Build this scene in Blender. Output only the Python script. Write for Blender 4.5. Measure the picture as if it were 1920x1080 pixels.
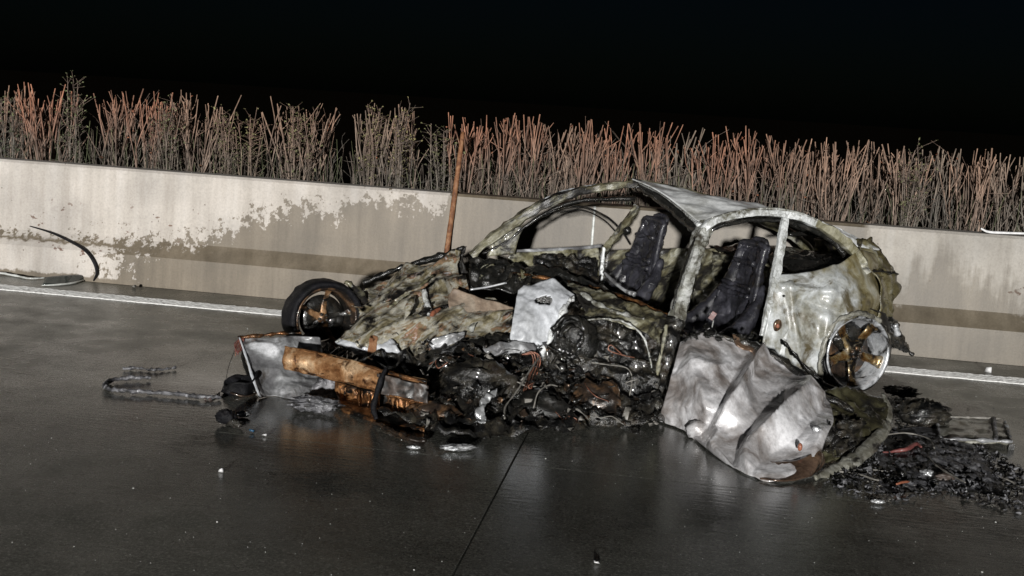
import bpy, bmesh, math, random
from mathutils import Vector, Matrix, noise

for o in list(bpy.data.objects):
    bpy.data.objects.remove(o)
scene = bpy.context.scene
COL = scene.collection

# ------------------------------------------------------------------ camera
FPX = 2243.6                                   # focal length in photo pixels (1920 wide)
CAM = Vector((0, 0, 1.70))
RGT = Vector((0.9864459, 0.15122025, 0.06369401))
UPV = Vector((-0.08565665, 0.14348098, 0.98593922))
FWD = Vector((-0.13995509, 0.97803152, -0.15448924))
cd = bpy.data.cameras.new('camera')
cam = bpy.data.objects.new('camera', cd)
COL.objects.link(cam)
cam.matrix_world = Matrix(((RGT.x, UPV.x, -FWD.x, CAM.x), (RGT.y, UPV.y, -FWD.y, CAM.y),
                           (RGT.z, UPV.z, -FWD.z, CAM.z), (0, 0, 0, 1)))
cd.sensor_fit = 'HORIZONTAL'
cd.sensor_width = 36.0
cd.lens = FPX / 1920 * 36
cd.clip_start = 0.05
cd.clip_end = 2000
scene.camera = cam

# ------------------------------------------------------------------ night sky and the one light
SUN_ELEV = 6.4
SUN_AZ = -2.5          # degrees from +Y towards +X of the direction the light travels
w = bpy.data.worlds.new('World')
scene.world = w
w.use_nodes = True
nt = w.node_tree
bg = nt.nodes['Background']
sky = nt.nodes.new('ShaderNodeTexSky')
sky.sky_type = 'NISHITA'
sky.sun_disc = False
sky.sun_elevation = math.radians(SUN_ELEV)
sky.sun_rotation = math.radians(180 + SUN_AZ)
tint = nt.nodes.new('ShaderNodeMix')
tint.data_type = 'RGBA'
tint.blend_type = 'MULTIPLY'
tint.inputs[0].default_value = 1.0
tint.inputs[7].default_value = (.28, .5, 1.0, 1)
nt.links.new(sky.outputs[0], tint.inputs[6])
nt.links.new(tint.outputs[2], bg.inputs[0])
bg.inputs[1].default_value = 0.0009
sd = bpy.data.lights.new('flash_sun', 'SUN')  # low sun standing in for the camera flash
sd.energy = 4.9
sd.angle = math.radians(1.5)
sd.color = (1.0, 0.98, 0.95)
sun = bpy.data.objects.new('flash_sun', sd)
COL.objects.link(sun)
ce, se = math.cos(math.radians(SUN_ELEV)), math.sin(math.radians(SUN_ELEV))
sa, ca = math.sin(math.radians(SUN_AZ)), math.cos(math.radians(SUN_AZ))
LDIR = Vector((sa * ce, ca * ce, -se))
sun.rotation_euler = LDIR.to_track_quat('-Z', 'Y').to_euler()
sun.location = (1.2, -6, 4)
vs = scene.view_settings
vs.view_transform = 'Standard'
vs.look = 'None'
vs.exposure = 0
vs.gamma = 1
vs.use_curve_mapping = False

# ------------------------------------------------------------------ helpers
def ray(u, v):
    return RGT * ((u - 960) / FPX) + UPV * ((540 - v) / FPX) + FWD

HEAD = math.radians(30)
CF = Vector((-math.cos(HEAD), -math.sin(HEAD), 0))       # car forward
CL = Vector((math.sin(HEAD), -math.cos(HEAD), 0))        # car left (the side towards the road)
CA = Vector((0.8091, 8.3152, 0))                         # middle of the rear axle, on the ground

def Q(u, v, k, val):
    """photo pixel -> world point on: z = height, s = car lengthwise plane, d = depth, y = wall plane"""
    r = ray(u, v)
    if k == 'z': t = (val - CAM.z) / r.z
    elif k == 's': t = (val - (CAM - CA).dot(CL)) / r.dot(CL)
    elif k == 'd': t = val
    else: t = (val - CAM.y) / r.y
    return CAM + r * t

def C(f, s, z):
    return CA + CF * f + CL * s + Vector((0, 0, z))

def proj(P):
    d = P - CAM
    z = d.dot(FWD)
    return 960 + FPX * d.dot(RGT) / z, 540 - FPX * d.dot(UPV) / z

def conv(p):
    if isinstance(p, Vector): return p
    return Q(*p)

def crom(pts, n):
    """n samples of a Catmull-Rom curve through pts"""
    pts = [conv(p) for p in pts]
    if len(pts) == 2:
        return [pts[0].lerp(pts[1], i / (n - 1)) for i in range(n)]
    P = [pts[0] * 2 - pts[1]] + pts + [pts[-1] * 2 - pts[-2]]
    out = []
    m = len(pts) - 1
    for i in range(n):
        t = i / (n - 1) * m
        k = min(int(t), m - 1)
        t -= k
        a, b, c, d = P[k:k + 4]
        out.append(0.5 * ((2 * b) + (c - a) * t + (2 * a - 5 * b + 4 * c - d) * t * t + (3 * b - a - 3 * c + d) * t ** 3))
    return out

def fr(P, f, seed=0.0):
    return noise.noise(P * f + Vector((seed * 7.3, seed * 3.1, seed * 5.7)))

def crumple(P, f, seed=0.0):
    a = fr(P, f, seed)
    b = fr(P, f * 2.3, seed + 5)
    c = fr(P, f * 5.1, seed + 9)
    d = noise.voronoi(P * f * 0.9 + Vector((seed, seed * 2, seed * 3)))[0]
    return 0.55 * (0.5 - 2 * abs(a)) + 0.3 * (0.4 - 1.6 * abs(b)) + 0.12 * c + 0.5 * (min(d[1] - d[0], .5) - .2)

def softfold(P, f, seed=0.0):
    a = fr(P, f, seed)
    b = fr(P, f * 1.9, seed + 5)
    c = fr(P, f * 4.3, seed + 9)
    return 0.8 * (0.45 - 1.8 * abs(a)) + 0.35 * (0.4 - 1.6 * abs(b)) + 0.10 * c

class Root:
    def __init__(self, name, loc, label=None, cat=None, group=None, kind=None):
        self.loc = Vector(loc)
        self.o = bpy.data.objects.new(name, None)
        self.o.empty_display_size = 0.1
        self.o.location = self.loc
        COL.objects.link(self.o)
        tag(self.o, label, cat, group, kind)

def tag(o, label=None, cat=None, group=None, kind=None):
    if label: o['label'] = label
    if cat: o['category'] = cat
    if group: o['group'] = group
    if kind: o['kind'] = kind
    return o

def build(name, verts, faces, mat, root=None, parent=None, smooth=True, loc=None):
    """root: Root (vertices in world space are made relative to it); parent: object deeper down"""
    base = root.loc if root else (Vector(loc) if loc is not None else Vector((0, 0, 0)))
    me = bpy.data.meshes.new(name)
    me.from_pydata([tuple(Vector(v) - base) for v in verts], [], faces)
    me.update()
    if smooth:
        me.polygons.foreach_set('use_smooth', [True] * len(me.polygons))
    me.materials.append(mat)
    o = bpy.data.objects.new(name, me)
    COL.objects.link(o)
    if root:
        o.parent = parent or root.o
    else:
        o.location = base
    return o

def solid(o, t, off=0.0):
    m = o.modifiers.new('thickness', 'SOLIDIFY')
    m.thickness = t
    m.offset = off
    return o

class Geo:
    def __init__(self):
        self.v, self.f = [], []
    def add(self, vs_, fs):
        b = len(self.v)
        self.v += vs_
        self.f += [tuple(i + b for i in f) for f in fs]
        return self
    def make(self, name, mat, root=None, parent=None, smooth=True, loc=None):
        return build(name, self.v, self.f, mat, root, parent, smooth, loc)

def sheet_geo(ctrl, n=(36, 28), amp=.02, freq=6, seed=0.0, ragged=0.0, hole=None, fold=None, edge_fix=0.0, fine=0.0, aniso=None, soft=False, brk=0.0):
    nu, nv = n
    rows = [crom(r, nu) for r in ctrl]
    cols = [crom([rows[j][i] for j in range(len(rows))], nv) for i in range(nu)]
    G = [[cols[i][j] for i in range(nu)] for j in range(nv)]
    V = []
    for j in range(nv):
        for i in range(nu):
            P = G[j][i]
            du = G[j][min(i + 1, nu - 1)] - G[j][max(i - 1, 0)]
            dv = G[min(j + 1, nv - 1)][i] - G[max(j - 1, 0)][i]
            nn = du.cross(dv)
            if nn.length < 1e-9: nn = Vector((0, -1, 0))
            nn.normalize()
            if nn.dot(P - CAM) > 0: nn = -nn
            a, b = i / (nu - 1), j / (nv - 1)
            PP = P - aniso[0] * (P.dot(aniso[0]) * (1 - 1 / aniso[1])) if aniso else P
            h = amp * (softfold if soft else crumple)(PP, freq, seed)
            if brk: h += brk * crumple(P, freq * 2.2, seed + 4)
            if fine: h += fine * fr(PP, freq * 9, seed + 3)
            if edge_fix:
                e = min(a, 1 - a, b, 1 - b) / edge_fix
                h *= min(1, e)
            if fold: h += fold(P, a, b)
            V.append(P + nn * h)
    F = []
    for j in range(nv - 1):
        for i in range(nu - 1):
            a, b = (i + .5) / (nu - 1), (j + .5) / (nv - 1)
            if ragged:
                e = min(a, 1 - a, b, 1 - b)
                if e < ragged * (0.45 + 1.3 * fr(G[j][i], 14, seed + 2)): continue
            if hole and hole(a, b, G[j][i]): continue
            k = j * nu + i
            F.append((k, k + 1, k + nu + 1, k + nu))
    return V, F

def sheet(name, ctrl, mat, root=None, parent=None, thick=.006, loc=None, **kw):
    V, F = sheet_geo(ctrl, **kw)
    o = build(name, V, F, mat, root, parent, True, loc)
    if thick: solid(o, thick)
    return o

def tube_geo(pts, rad, n=24, sides=8, amp=0.0, freq=8, seed=0.0, flat=1.0, up=None, square=False, cap=True):
    """rad: number or list along the curve; flat: height / width; square: box-like section"""
    P = crom(pts, n)
    if not isinstance(rad, (list, tuple)): rad = [rad, rad]
    V, F = [], []
    upv = Vector(up) if up else Vector((0, 0, 1))
    prev = None
    for i in range(n):
        t = P[min(i + 1, n - 1)] - P[max(i - 1, 0)]
        if t.length < 1e-9: t = Vector((1, 0, 0))
        t.normalize()
        sd_ = t.cross(upv)
        if sd_.length < .05: sd_ = prev if prev else t.cross(Vector((0, 1, 0)))
        sd_.normalize()
        if prev and sd_.dot(prev) < 0: sd_ = -sd_
        prev = sd_
        u2 = sd_.cross(t).normalized()
        x = i / (n - 1) * (len(rad) - 1)
        k = min(int(x), len(rad) - 2)
        r = rad[k] + (rad[k + 1] - rad[k]) * (x - k)
        for q in range(sides):
            a = 2 * math.pi * (q + .5) / sides
            c, s = math.cos(a), math.sin(a)
            if square:
                m = max(abs(c), abs(s)) ** 0.96
                c, s = c / m, s / m
            p = P[i] + sd_ * (c * r) + u2 * (s * r * flat)
            if amp: p = p + (sd_ * c + u2 * s) * (amp * crumple(p, freq, seed))
            V.append(p)
    for i in range(n - 1):
        for q in range(sides):
            a, b = i * sides + q, i * sides + (q + 1) % sides
            F.append((a, b, b + sides, a + sides))
    if cap:
        F.append(tuple(range(sides))[::-1])
        F.append(tuple((n - 1) * sides + q for q in range(sides)))
    return V, F

def tube(name, pts, rad, mat, root=None, parent=None, loc=None, **kw):
    V, F = tube_geo(pts, rad, **kw)
    o = build(name, V, F, mat, root, parent, True, loc)
    if kw.get('square'):
        o.modifiers.new('edges', 'EDGE_SPLIT').split_angle = math.radians(38)
    return o

def box_geo(c, sx, sy, sz, M=None, jit=0.0, rnd=None):
    V = []
    for dz in (-1, 1):
        for dx, dy in ((-1, -1), (1, -1), (1, 1), (-1, 1)):
            p = Vector((dx * sx / 2, dy * sy / 2, dz * sz / 2))
            if jit: p += Vector((rnd.uniform(-jit, jit), rnd.uniform(-jit, jit), rnd.uniform(-jit, jit)))
            V.append(Vector(c) + (M @ p if M else p))
    return V, [(3, 2, 1, 0), (4, 5, 6, 7), (0, 1, 5, 4), (1, 2, 6, 5), (2, 3, 7, 6), (3, 0, 4, 7)]

def rand_rot(r):
    return Matrix.Rotation(r.uniform(0, 6.28), 3, 'Z') @ Matrix.Rotation(r.uniform(-1.2, 1.2), 3, 'X') @ Matrix.Rotation(r.uniform(0, 6.28), 3, 'Z')

def plate_geo(c, size, r, rot=None, bend=.5):
    """a small torn, bent plate with thickness"""
    M = rot or rand_rot(r)
    nx, ny = 4, 3
    lx, ly = size * r.uniform(.6, 1.6), size * r.uniform(.3, .9)
    b1, b2 = r.uniform(-bend, bend), r.uniform(-bend, bend)
    V = []
    for side in (0, 1):
        for j in range(ny):
            for i in range(nx):
                x, y = (i / (nx - 1) - .5), (j / (ny - 1) - .5)
                z = b1 * x * x * 2 + b2 * x * y * 2 + r.uniform(-.06, .06)
                V.append(Vector(c) + M @ Vector((x * lx + r.uniform(-.08, .08) * lx, y * ly + r.uniform(-.08, .08) * ly,
                                                 z * size + side * size * .05)))
    F = []
    for j in range(ny - 1):
        for i in range(nx - 1):
            k = j * nx + i
            F.append((k, k + 1, k + nx + 1, k + nx))
            k += nx * ny
            F.append((k + nx, k + nx + 1, k + 1, k))
    rim = [i for i in range(nx)] + [j * nx + nx - 1 for j in range(1, ny)] + [(ny - 1) * nx + i for i in range(nx - 2, -1, -1)] + [j * nx for j in range(ny - 2, 0, -1)]
    for a, b in zip(rim, rim[1:] + rim[:1]):
        F.append((a, a + nx * ny, b + nx * ny, b))
    return V, F

def lump_geo(c, rx, ry, rz, seed=0.0, n=(14, 9), amp=.35, freq=None, M=None):
    V, F = [], []
    nu, nv = n
    fq = freq or 1.3
    for j in range(nv):
        ph = math.pi * (j / (nv - 1)) - math.pi / 2
        for i in range(nu):
            th = 2 * math.pi * i / nu
            d = Vector((math.cos(ph) * math.cos(th), math.cos(ph) * math.sin(th), math.sin(ph)))
            k = 1 + amp * crumple(d * fq, 1.0, seed)
            p = Vector((d.x * rx * k, d.y * ry * k, d.z * rz * k))
            V.append(Vector(c) + (M @ p if M else p))
    for j in range(nv - 1):
        for i in range(nu):
            a, b = j * nu + i, j * nu + (i + 1) % nu
            F.append((a, b, b + nu, a + nu))
    return V, F

# ------------------------------------------------------------------ materials
class NT:
    def __init__(self, name):
        self.m = bpy.data.materials.new(name)
        self.m.use_nodes = True
        self.t = self.m.node_tree
        self.b = self.t.nodes['Principled BSDF']
        self.tc = self.t.nodes.new('ShaderNodeTexCoord')
    def n(self, ty, **kw):
        x = self.t.nodes.new(ty)
        for k, v_ in kw.items(): setattr(x, k, v_)
        return x
    def l(self, a, b):
        self.t.links.new(a, b)
    def geo(self):
        return self.n('ShaderNodeNewGeometry').outputs['Position']
    def map(self, vec, scale=(1, 1, 1), loc=(0, 0, 0)):
        m = self.n('ShaderNodeMapping')
        m.inputs['Scale'].default_value = scale
        m.inputs['Location'].default_value = loc
        self.l(vec, m.inputs['Vector'])
        return m.outputs[0]
    def noise(self, vec, scale, detail=6, rough=.6, dist=0.0):
        x = self.n('ShaderNodeTexNoise')
        x.inputs['Scale'].default_value = scale
        x.inputs['Detail'].default_value = detail
        x.inputs['Roughness'].default_value = rough
        x.inputs['Distortion'].default_value = dist
        self.l(vec, x.inputs['Vector'])
        return x.outputs['Fac']
    def ramp(self, fac, stops, interp='LINEAR'):
        x = self.n('ShaderNodeValToRGB')
        x.color_ramp.interpolation = interp
        el = x.color_ramp.elements
        while len(el) < len(stops): el.new(.5)
        for e, (p, c) in zip(el, stops):
            e.position = p
            if not isinstance(c, (tuple, list)): c = (c, c, c)
            e.color = (*c[:3], 1)
        self.l(fac, x.inputs[0])
        return x.outputs[0]
    def mix(self, fac, a, b, mode='MIX'):
        x = self.n('ShaderNodeMix', data_type='RGBA', blend_type=mode)
        for s, val in ((x.inputs[0], fac), (x.inputs[6], a), (x.inputs[7], b)):
            if isinstance(val, (int, float)): s.default_value = val if s == x.inputs[0] else (val, val, val, 1)
            elif isinstance(val, tuple): s.default_value = (*val[:3], 1)
            else: self.l(val, s)
        return x.outputs[2]
    def math(self, op, a, b=None, clamp=False):
        x = self.n('ShaderNodeMath', operation=op, use_clamp=clamp)
        for s, val in ((x.inputs[0], a), (x.inputs[1], b)):
            if val is None: continue
            if isinstance(val, (int, float)): s.default_value = val
            else: self.l(val, s)
        return x.outputs[0]
    def bump(self, h, strength=.3, dist=.01, prev=None):
        x = self.n('ShaderNodeBump')
        x.inputs['Strength'].default_value = strength
        x.inputs['Distance'].default_value = dist
        self.l(h, x.inputs['Height'])
        if prev: self.l(prev, x.inputs['Normal'])
        self.l(x.outputs[0], self.b.inputs['Normal'])
        return x.outputs[0]
    def set(self, **kw):
        for k, v_ in kw.items():
            s = self.b.inputs[k.replace('_', ' ')]
            if isinstance(v_, (int, float)): s.default_value = v_
            elif isinstance(v_, tuple): s.default_value = (*v_[:3], 1)
            else: self.l(v_, s)

def burnt(name, stops, scale=6, soot=.5, sscale=3.0, soot_col=(.012, .011, .010), rough=(.3, .7), metal=0.0, coat=0.0,
          bump=.5, bscale=45, dist=.8, stretch=(1, 1, 1), speck=None, bdist=.006, crack=0.0, crack_scale=26, blend=None, along=None):
    """fire-scarred sheet metal: colour patches, soot patches, speckle, uneven gloss, blistered relief"""
    N = NT(name)
    g = N.map(N.geo(), stretch)
    if along:
        dp = N.n('ShaderNodeVectorMath', operation='DOT_PRODUCT')
        N.l(g, dp.inputs[0])
        dp.inputs[1].default_value = tuple(along[0])
        sc0 = N.n('ShaderNodeVectorMath', operation='SCALE')
        sc0.inputs[0].default_value = tuple(along[0] * (1 - 1 / along[1]))
        N.l(dp.outputs['Value'], sc0.inputs['Scale'])
        sb = N.n('ShaderNodeVectorMath', operation='SUBTRACT')
        N.l(g, sb.inputs[0])
        N.l(sc0.outputs[0], sb.inputs[1])
        g = sb.outputs[0]
    a = N.noise(g, scale, 8, .65, dist)
    col = N.ramp(a, stops)
    fine = N.noise(g, scale * 9, 5, .7)
    col = N.mix(.55, col, N.ramp(fine, [(.25, .35), (.5, .9), (.75, 1.35)]), 'MULTIPLY')
    s = N.noise(g, sscale, 9, .68, .6)
    sm = N.ramp(s, [(max(0, soot - .05), 1.0), (min(1, soot + .06), 0.0)])
    col = N.mix(sm, col, soot_col)
    if crack:
        vo = N.n('ShaderNodeTexVoronoi', feature='DISTANCE_TO_EDGE')
        vo.inputs['Scale'].default_value = crack_scale
        wv = N.n('ShaderNodeVectorMath', operation='ADD')
        N.l(g, wv.inputs[0])
        nz = N.n('ShaderNodeTexNoise')
        nz.inputs['Scale'].default_value = 18
        N.l(g, nz.inputs['Vector'])
        sc_ = N.n('ShaderNodeVectorMath', operation='SCALE')
        sc_.inputs['Scale'].default_value = .05
        N.l(nz.outputs['Color'], sc_.inputs[0])
        N.l(sc_.outputs[0], wv.inputs[1])
        N.l(wv.outputs[0], vo.inputs['Vector'])
        ck = N.ramp(vo.outputs['Distance'], [(.02, 1.0), (.10, 0.0)])
        ck = N.math('MULTIPLY', ck, N.math('MULTIPLY', N.ramp(N.noise(g, 7, 4), [(.42, 0.0), (.56, 1.0)]), crack))
        col = N.mix(ck, col, (.035, .03, .02))
    if blend:
        # scorch that deepens along the car towards its tail
        dt = N.n('ShaderNodeVectorMath', operation='DOT_PRODUCT')
        N.l(N.geo(), dt.inputs[0])
        dt.inputs[1].default_value = tuple(-CF)
        e_ = N.math('ADD', N.math('SUBTRACT', dt.outputs['Value'], blend[0]), N.math('MULTIPLY', N.math('SUBTRACT', N.noise(g, 4.5, 6, .6), .5), 1.1))
        mk = N.ramp(N.math('ADD', e_, .5), [(.42, 0.0), (.62, 1.0)])
        col = N.mix(mk, col, N.ramp(N.noise(g, 6, 7, .65, 1.0), [(.3, (.03, .024, .012)), (.46, (.12, .10, .045)), (.58, (.21, .19, .12)), (.72, (.34, .34, .29))]))
    if speck:
        sp = N.noise(g, 70, 3, .6)
        col = N.mix(N.ramp(sp, [(.66, 0.0), (.72, 1.0)]), col, speck)
    N.set(Base_Color=col, Metallic=metal, Coat_Weight=coat, Coat_Roughness=.07)
    r = N.noise(g, 11, 5, .6)
    rr = N.ramp(r, [(.3, rough[0]), (.7, rough[1])])
    N.set(Roughness=rr)
    h = N.noise(g, bscale, 8, .7, .3)
    N.bump(h, bump, bdist)
    return N.m

M = {}
HDIR = (Q(860, 500, 's', -.6) - Q(660, 625, 's', -.1)).normalized()
M['ash'] = burnt('ash_white_paint', [(.28, (.16, .16, .13)), (.40, (.40, .41, .39)), (.52, (.62, .64, .64)), (.7, (.74, .76, .77))],
                 scale=5, soot=.37, sscale=5, soot_col=(.08, .075, .05), rough=(.35, .7), bump=.4, coat=.15, crack=.9)
M['ash_roof'] = burnt('ash_roof_paint', [(.26, (.30, .30, .25)), (.38, (.60, .61, .59)), (.50, (.80, .82, .82)), (.7, (.86, .88, .89))],
                 scale=4, soot=.33, sscale=6, soot_col=(.2, .2, .15), rough=(.3, .6), bump=.25, coat=.3)
M['ash_rail'] = burnt('streaked_ash_paint', [(.28, (.13, .13, .10)), (.40, (.30, .31, .29)), (.52, (.52, .54, .54)), (.68, (.70, .72, .72))],
                 scale=8, soot=.41, sscale=9, soot_col=(.08, .075, .05), rough=(.3, .6), bump=.6, coat=.3, crack=.5)
M['inner'] = burnt('dark_olive_inner', [(.3, (.012, .011, .007)), (.5, (.04, .037, .02)), (.64, (.09, .085, .05)), (.78, (.2, .2, .16))],
                 scale=6, soot=.44, sscale=5, rough=(.15, .45), bump=.5, coat=.5)
M['inner2'] = burnt('grey_olive_edge', [(.3, (.06, .056, .042)), (.48, (.16, .155, .125)), (.66, (.40, .40, .36))], scale=9, soot=.42, sscale=8, rough=(.2, .5), bump=.5, coat=.4)
M['ash_dirty'] = burnt('dirty_ash_paint', [(.28, (.06, .055, .035)), (.42, (.20, .20, .17)), (.55, (.42, .43, .41)), (.7, (.6, .61, .6))],
                 scale=9, soot=.43, sscale=8, soot_col=(.035, .03, .02), rough=(.3, .65), bump=.7, coat=.25, crack=.8)
M['ash_quarter'] = burnt('ash_quarter_paint', [(.3, (.12, .11, .07)), (.42, (.26, .26, .23)), (.54, (.42, .44, .44)), (.70, (.58, .60, .61))],
                         scale=4.6, soot=.41, sscale=4.5, soot_col=(.075, .062, .035), rough=(.22, .55), bump=.3, coat=.3, blend=(-CF.dot(CA) - .22,))
M['olive'] = burnt('olive_scorched_metal', [(.3, (.035, .03, .018)), (.45, (.13, .12, .065)), (.56, (.27, .26, .19)), (.68, (.42, .42, .37))],
                   scale=6, soot=.46, sscale=4, rough=(.25, .6), bump=.6, coat=.35)
M['tail'] = burnt('olive_tail_metal', [(.3, (.03, .025, .012)), (.46, (.09, .077, .036)), (.58, (.17, .155, .095)), (.7, (.34, .34, .30))],
                  scale=7, soot=.44, sscale=3.2, rough=(.2, .5), bump=.5, coat=.4)
M['hood'] = burnt('mottled_hood_metal', [(.27, (.025, .022, .016)), (.36, (.12, .10, .055)), (.44, (.25, .22, .14)), (.51, (.38, .37, .32)), (.57, (.20, .15, .085)), (.62, (.30, .17, .11)), (.67, (.62, .62, .61))],
                  scale=10, soot=.455, sscale=8, rough=(.15, .45), bump=.6, coat=.6, dist=.9, along=(HDIR, 2.2))
M['soot'] = burnt('wet_soot_black', [(.3, (.004, .004, .004)), (.5, (.010, .010, .009)), (.66, (.028, .026, .022)), (.8, (.09, .085, .08))],
                  scale=9, soot=.4, sscale=6, rough=(.12, .45), bump=.9, coat=.6, bscale=38)
M['soot_dry'] = burnt('matt_soot', [(.3, (.006, .006, .006)), (.55, (.02, .018, .015)), (.75, (.06, .05, .04))],
                      scale=9, soot=.42, sscale=6, rough=(.4, .8), bump=.7)
M['wreck'] = burnt('dark_wreck_metal', [(.3, (.005, .005, .005)), (.46, (.014, .013, .011)), (.56, (.045, .040, .030)), (.64, (.020, .014, .010)), (.76, (.13, .13, .125))],
                   scale=9, soot=.50, sscale=6, soot_col=(.006, .006, .006), rough=(.10, .4), bump=1.0, coat=.5, bscale=26, bdist=.01)
M['plate'] = burnt('pale_grey_sheet', [(.3, (.34, .35, .36)), (.55, (.50, .52, .55)), (.75, (.58, .60, .63))],
                   scale=4, soot=.30, sscale=9, soot_col=(.1, .1, .1), rough=(.35, .6), bump=.25, coat=.1)
M['door'] = burnt('wet_ash_door', [(.28, (.11, .088, .074)), (.39, (.24, .22, .21)), (.50, (.46, .45, .455)), (.62, (.78, .78, .80))],
                  scale=3.4, soot=.335, sscale=4.5, soot_col=(.07, .045, .03), rough=(.2, .5), bump=.4, coat=.5, metal=.15)
M['door_lip'] = burnt('brown_scorched_lip', [(.3, (.05, .03, .02)), (.5, (.13, .085, .06)), (.65, (.22, .14, .09)), (.75, (.30, .26, .24))],
                      scale=6, soot=.4, sscale=5, rough=(.1, .35), bump=.25, coat=.6, metal=.4)
M['copper'] = burnt('scorched_copper', [(.28, (.07, .03, .014)), (.40, (.26, .115, .045)), (.50, (.56, .30, .14)), (.60, (.88, .62, .38)), (.70, (.50, .26, .12))],
                    scale=7, soot=.42, sscale=12, soot_col=(.07, .03, .014), rough=(.16, .4), metal=.6, bump=.3, bscale=40, dist=.3)  # pale patches paint the beam's highlights into the copper colour
M['copper_dark'] = burnt('dark_copper_fins', [(.3, (.03, .013, .007)), (.5, (.20, .09, .035)), (.64, (.50, .25, .10)), (.76, (.75, .45, .2))],
                         scale=11, soot=.47, sscale=8, rough=(.2, .5), metal=.65, bump=.6)
M['grey_strap'] = burnt('grey_brown_strap', [(.3, (.03, .02, .015)), (.55, (.065, .05, .042)), (.75, (.14, .12, .11))], scale=9, soot=.46, sscale=9, bump=.3)
M['gold'] = burnt('heat_tinted_alloy', [(.3, (.035, .018, .008)), (.45, (.14, .068, .02)), (.56, (.24, .17, .075)), (.68, (.42, .40, .35))],
                  scale=11, soot=.48, sscale=9, rough=(.15, .35), metal=.6, bump=.2, coat=.4)
M['bright_alloy'] = burnt('bright_wet_alloy', [(.3, (.30, .31, .33)), (.5, (.54, .56, .58)), (.7, (.72, .73, .75))],
                          scale=6, soot=.455, sscale=7, rough=(.2, .45), metal=.4, bump=.15, coat=.4)
M['dark_alloy'] = burnt('dark_scorched_alloy', [(.3, (.012, .01, .01)), (.5, (.05, .035, .025)), (.62, (.18, .10, .05)), (.75, (.30, .28, .28))],
                        scale=8, soot=.45, sscale=6, rough=(.15, .4), metal=.4, bump=.4, coat=.5)
M['silver'] = burnt('melted_silver_metal', [(.3, (.2, .21, .22)), (.5, (.48, .49, .5)), (.7, (.66, .67, .68))], scale=12, soot=.36, sscale=14,
                    rough=(.15, .4), metal=.6, bump=.5)
M['fender'] = burnt('sooty_grey_panel', [(.3, (.06, .06, .062)), (.44, (.13, .13, .135)), (.54, (.22, .225, .23)), (.66, (.55, .56, .58))],
                    scale=5.5, soot=.38, sscale=7, rough=(.25, .5), bump=.3, coat=.3, soot_col=(.05, .045, .04))
M['rust'] = burnt('rusty_steel', [(.3, (.06, .02, .01)), (.5, (.20, .085, .035)), (.7, (.34, .19, .10))], scale=16, soot=.34, sscale=12, rough=(.6, .9), bump=.5,
                  soot_col=(.06, .025, .015))
M['seat'] = burnt('charred_seat', [(.3, (.008, .008, .01)), (.5, (.024, .024, .03)), (.66, (.055, .055, .068)), (.78, (.13, .12, .13))],
                  scale=8, soot=.40, sscale=7, rough=(.18, .5), bump=.7, coat=.5)
M['rubber'] = burnt('scorched_rubber', [(.3, (.004, .004, .005)), (.55, (.009, .009, .011)), (.7, (.018, .016, .016)), (.82, (.05, .04, .035))], scale=12, soot=.4, rough=(.35, .7), bump=.9, bdist=.01, soot_col=(.004, .004, .004))
M['wire_copper'] = burnt('bare_copper_wire', [(.3, (.10, .04, .025)), (.6, (.25, .11, .07)), (.8, (.4, .24, .17))], scale=20, soot=.3, rough=(.3, .5), metal=.3, bump=.1)
M['wire_grey'] = burnt('ashen_wire', [(.3, (.08, .075, .065)), (.6, (.2, .19, .17)), (.8, (.36, .35, .33))], scale=20, soot=.38, sscale=14, rough=(.4, .7), bump=.2)
M['wire_red'] = burnt('red_cable', [(.3, (.07, .025, .024)), (.6, (.17, .055, .05)), (.8, (.28, .14, .13))], scale=12, soot=.34, sscale=12, rough=(.3, .5), bump=.2)
M['orange'] = burnt('orange_scorch', [(.3, (.12, .04, .02)), (.6, (.32, .12, .07)), (.8, (.42, .26, .2))], scale=14, soot=.38, sscale=16, rough=(.3, .5), bump=.4)
M['ashheap'] = burnt('wet_ash', [(.3, (.012, .012, .013)), (.44, (.05, .05, .055)), (.55, (.14, .14, .15)), (.68, (.42, .42, .44))],
                     scale=22, soot=.42, sscale=12, rough=(.45, .8), bump=1.0, coat=.1, bscale=50)
M['pillar'] = burnt('sooty_olive_pillar', [(.3, (.02, .018, .012)), (.44, (.09, .08, .045)), (.55, (.2, .19, .13)), (.68, (.42, .42, .36))],
                   scale=12, soot=.50, sscale=8, rough=(.2, .5), bump=.7, coat=.4, along=(Vector((.8, .1, .58)).normalized(), 3))
M['bronze'] = burnt('scorched_bronze', [(.3, (.03, .014, .008)), (.46, (.14, .07, .03)), (.58, (.38, .22, .11)), (.7, (.5, .36, .24))], scale=12, soot=.46, sscale=10, rough=(.2, .45), metal=.4, bump=.5, coat=.3)
M['white'] = burnt('chalky_white', [(.3, (.5, .5, .5)), (.7, (.8, .8, .8))], scale=20, soot=.2, rough=(.5, .8), bump=.2)
M['blue'] = burnt('blue_plastic', [(.3, (.015, .05, .09)), (.7, (.04, .12, .22))], scale=30, soot=.3, rough=(.2, .4), bump=.2)
M['glass_dark'] = burnt('dark_window_glass', [(.3, (.012, .016, .014)), (.7, (.03, .04, .036))], scale=8, soot=.2, rough=(.05, .12), bump=.1)
M['trim'] = burnt('pale_trim', [(.3, (.35, .36, .34)), (.7, (.66, .68, .66))], scale=10, soot=.25, rough=(.2, .45), bump=.1)

M['rubber'].node_tree.nodes['Principled BSDF'].inputs['Specular IOR Level'].default_value = .18
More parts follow.
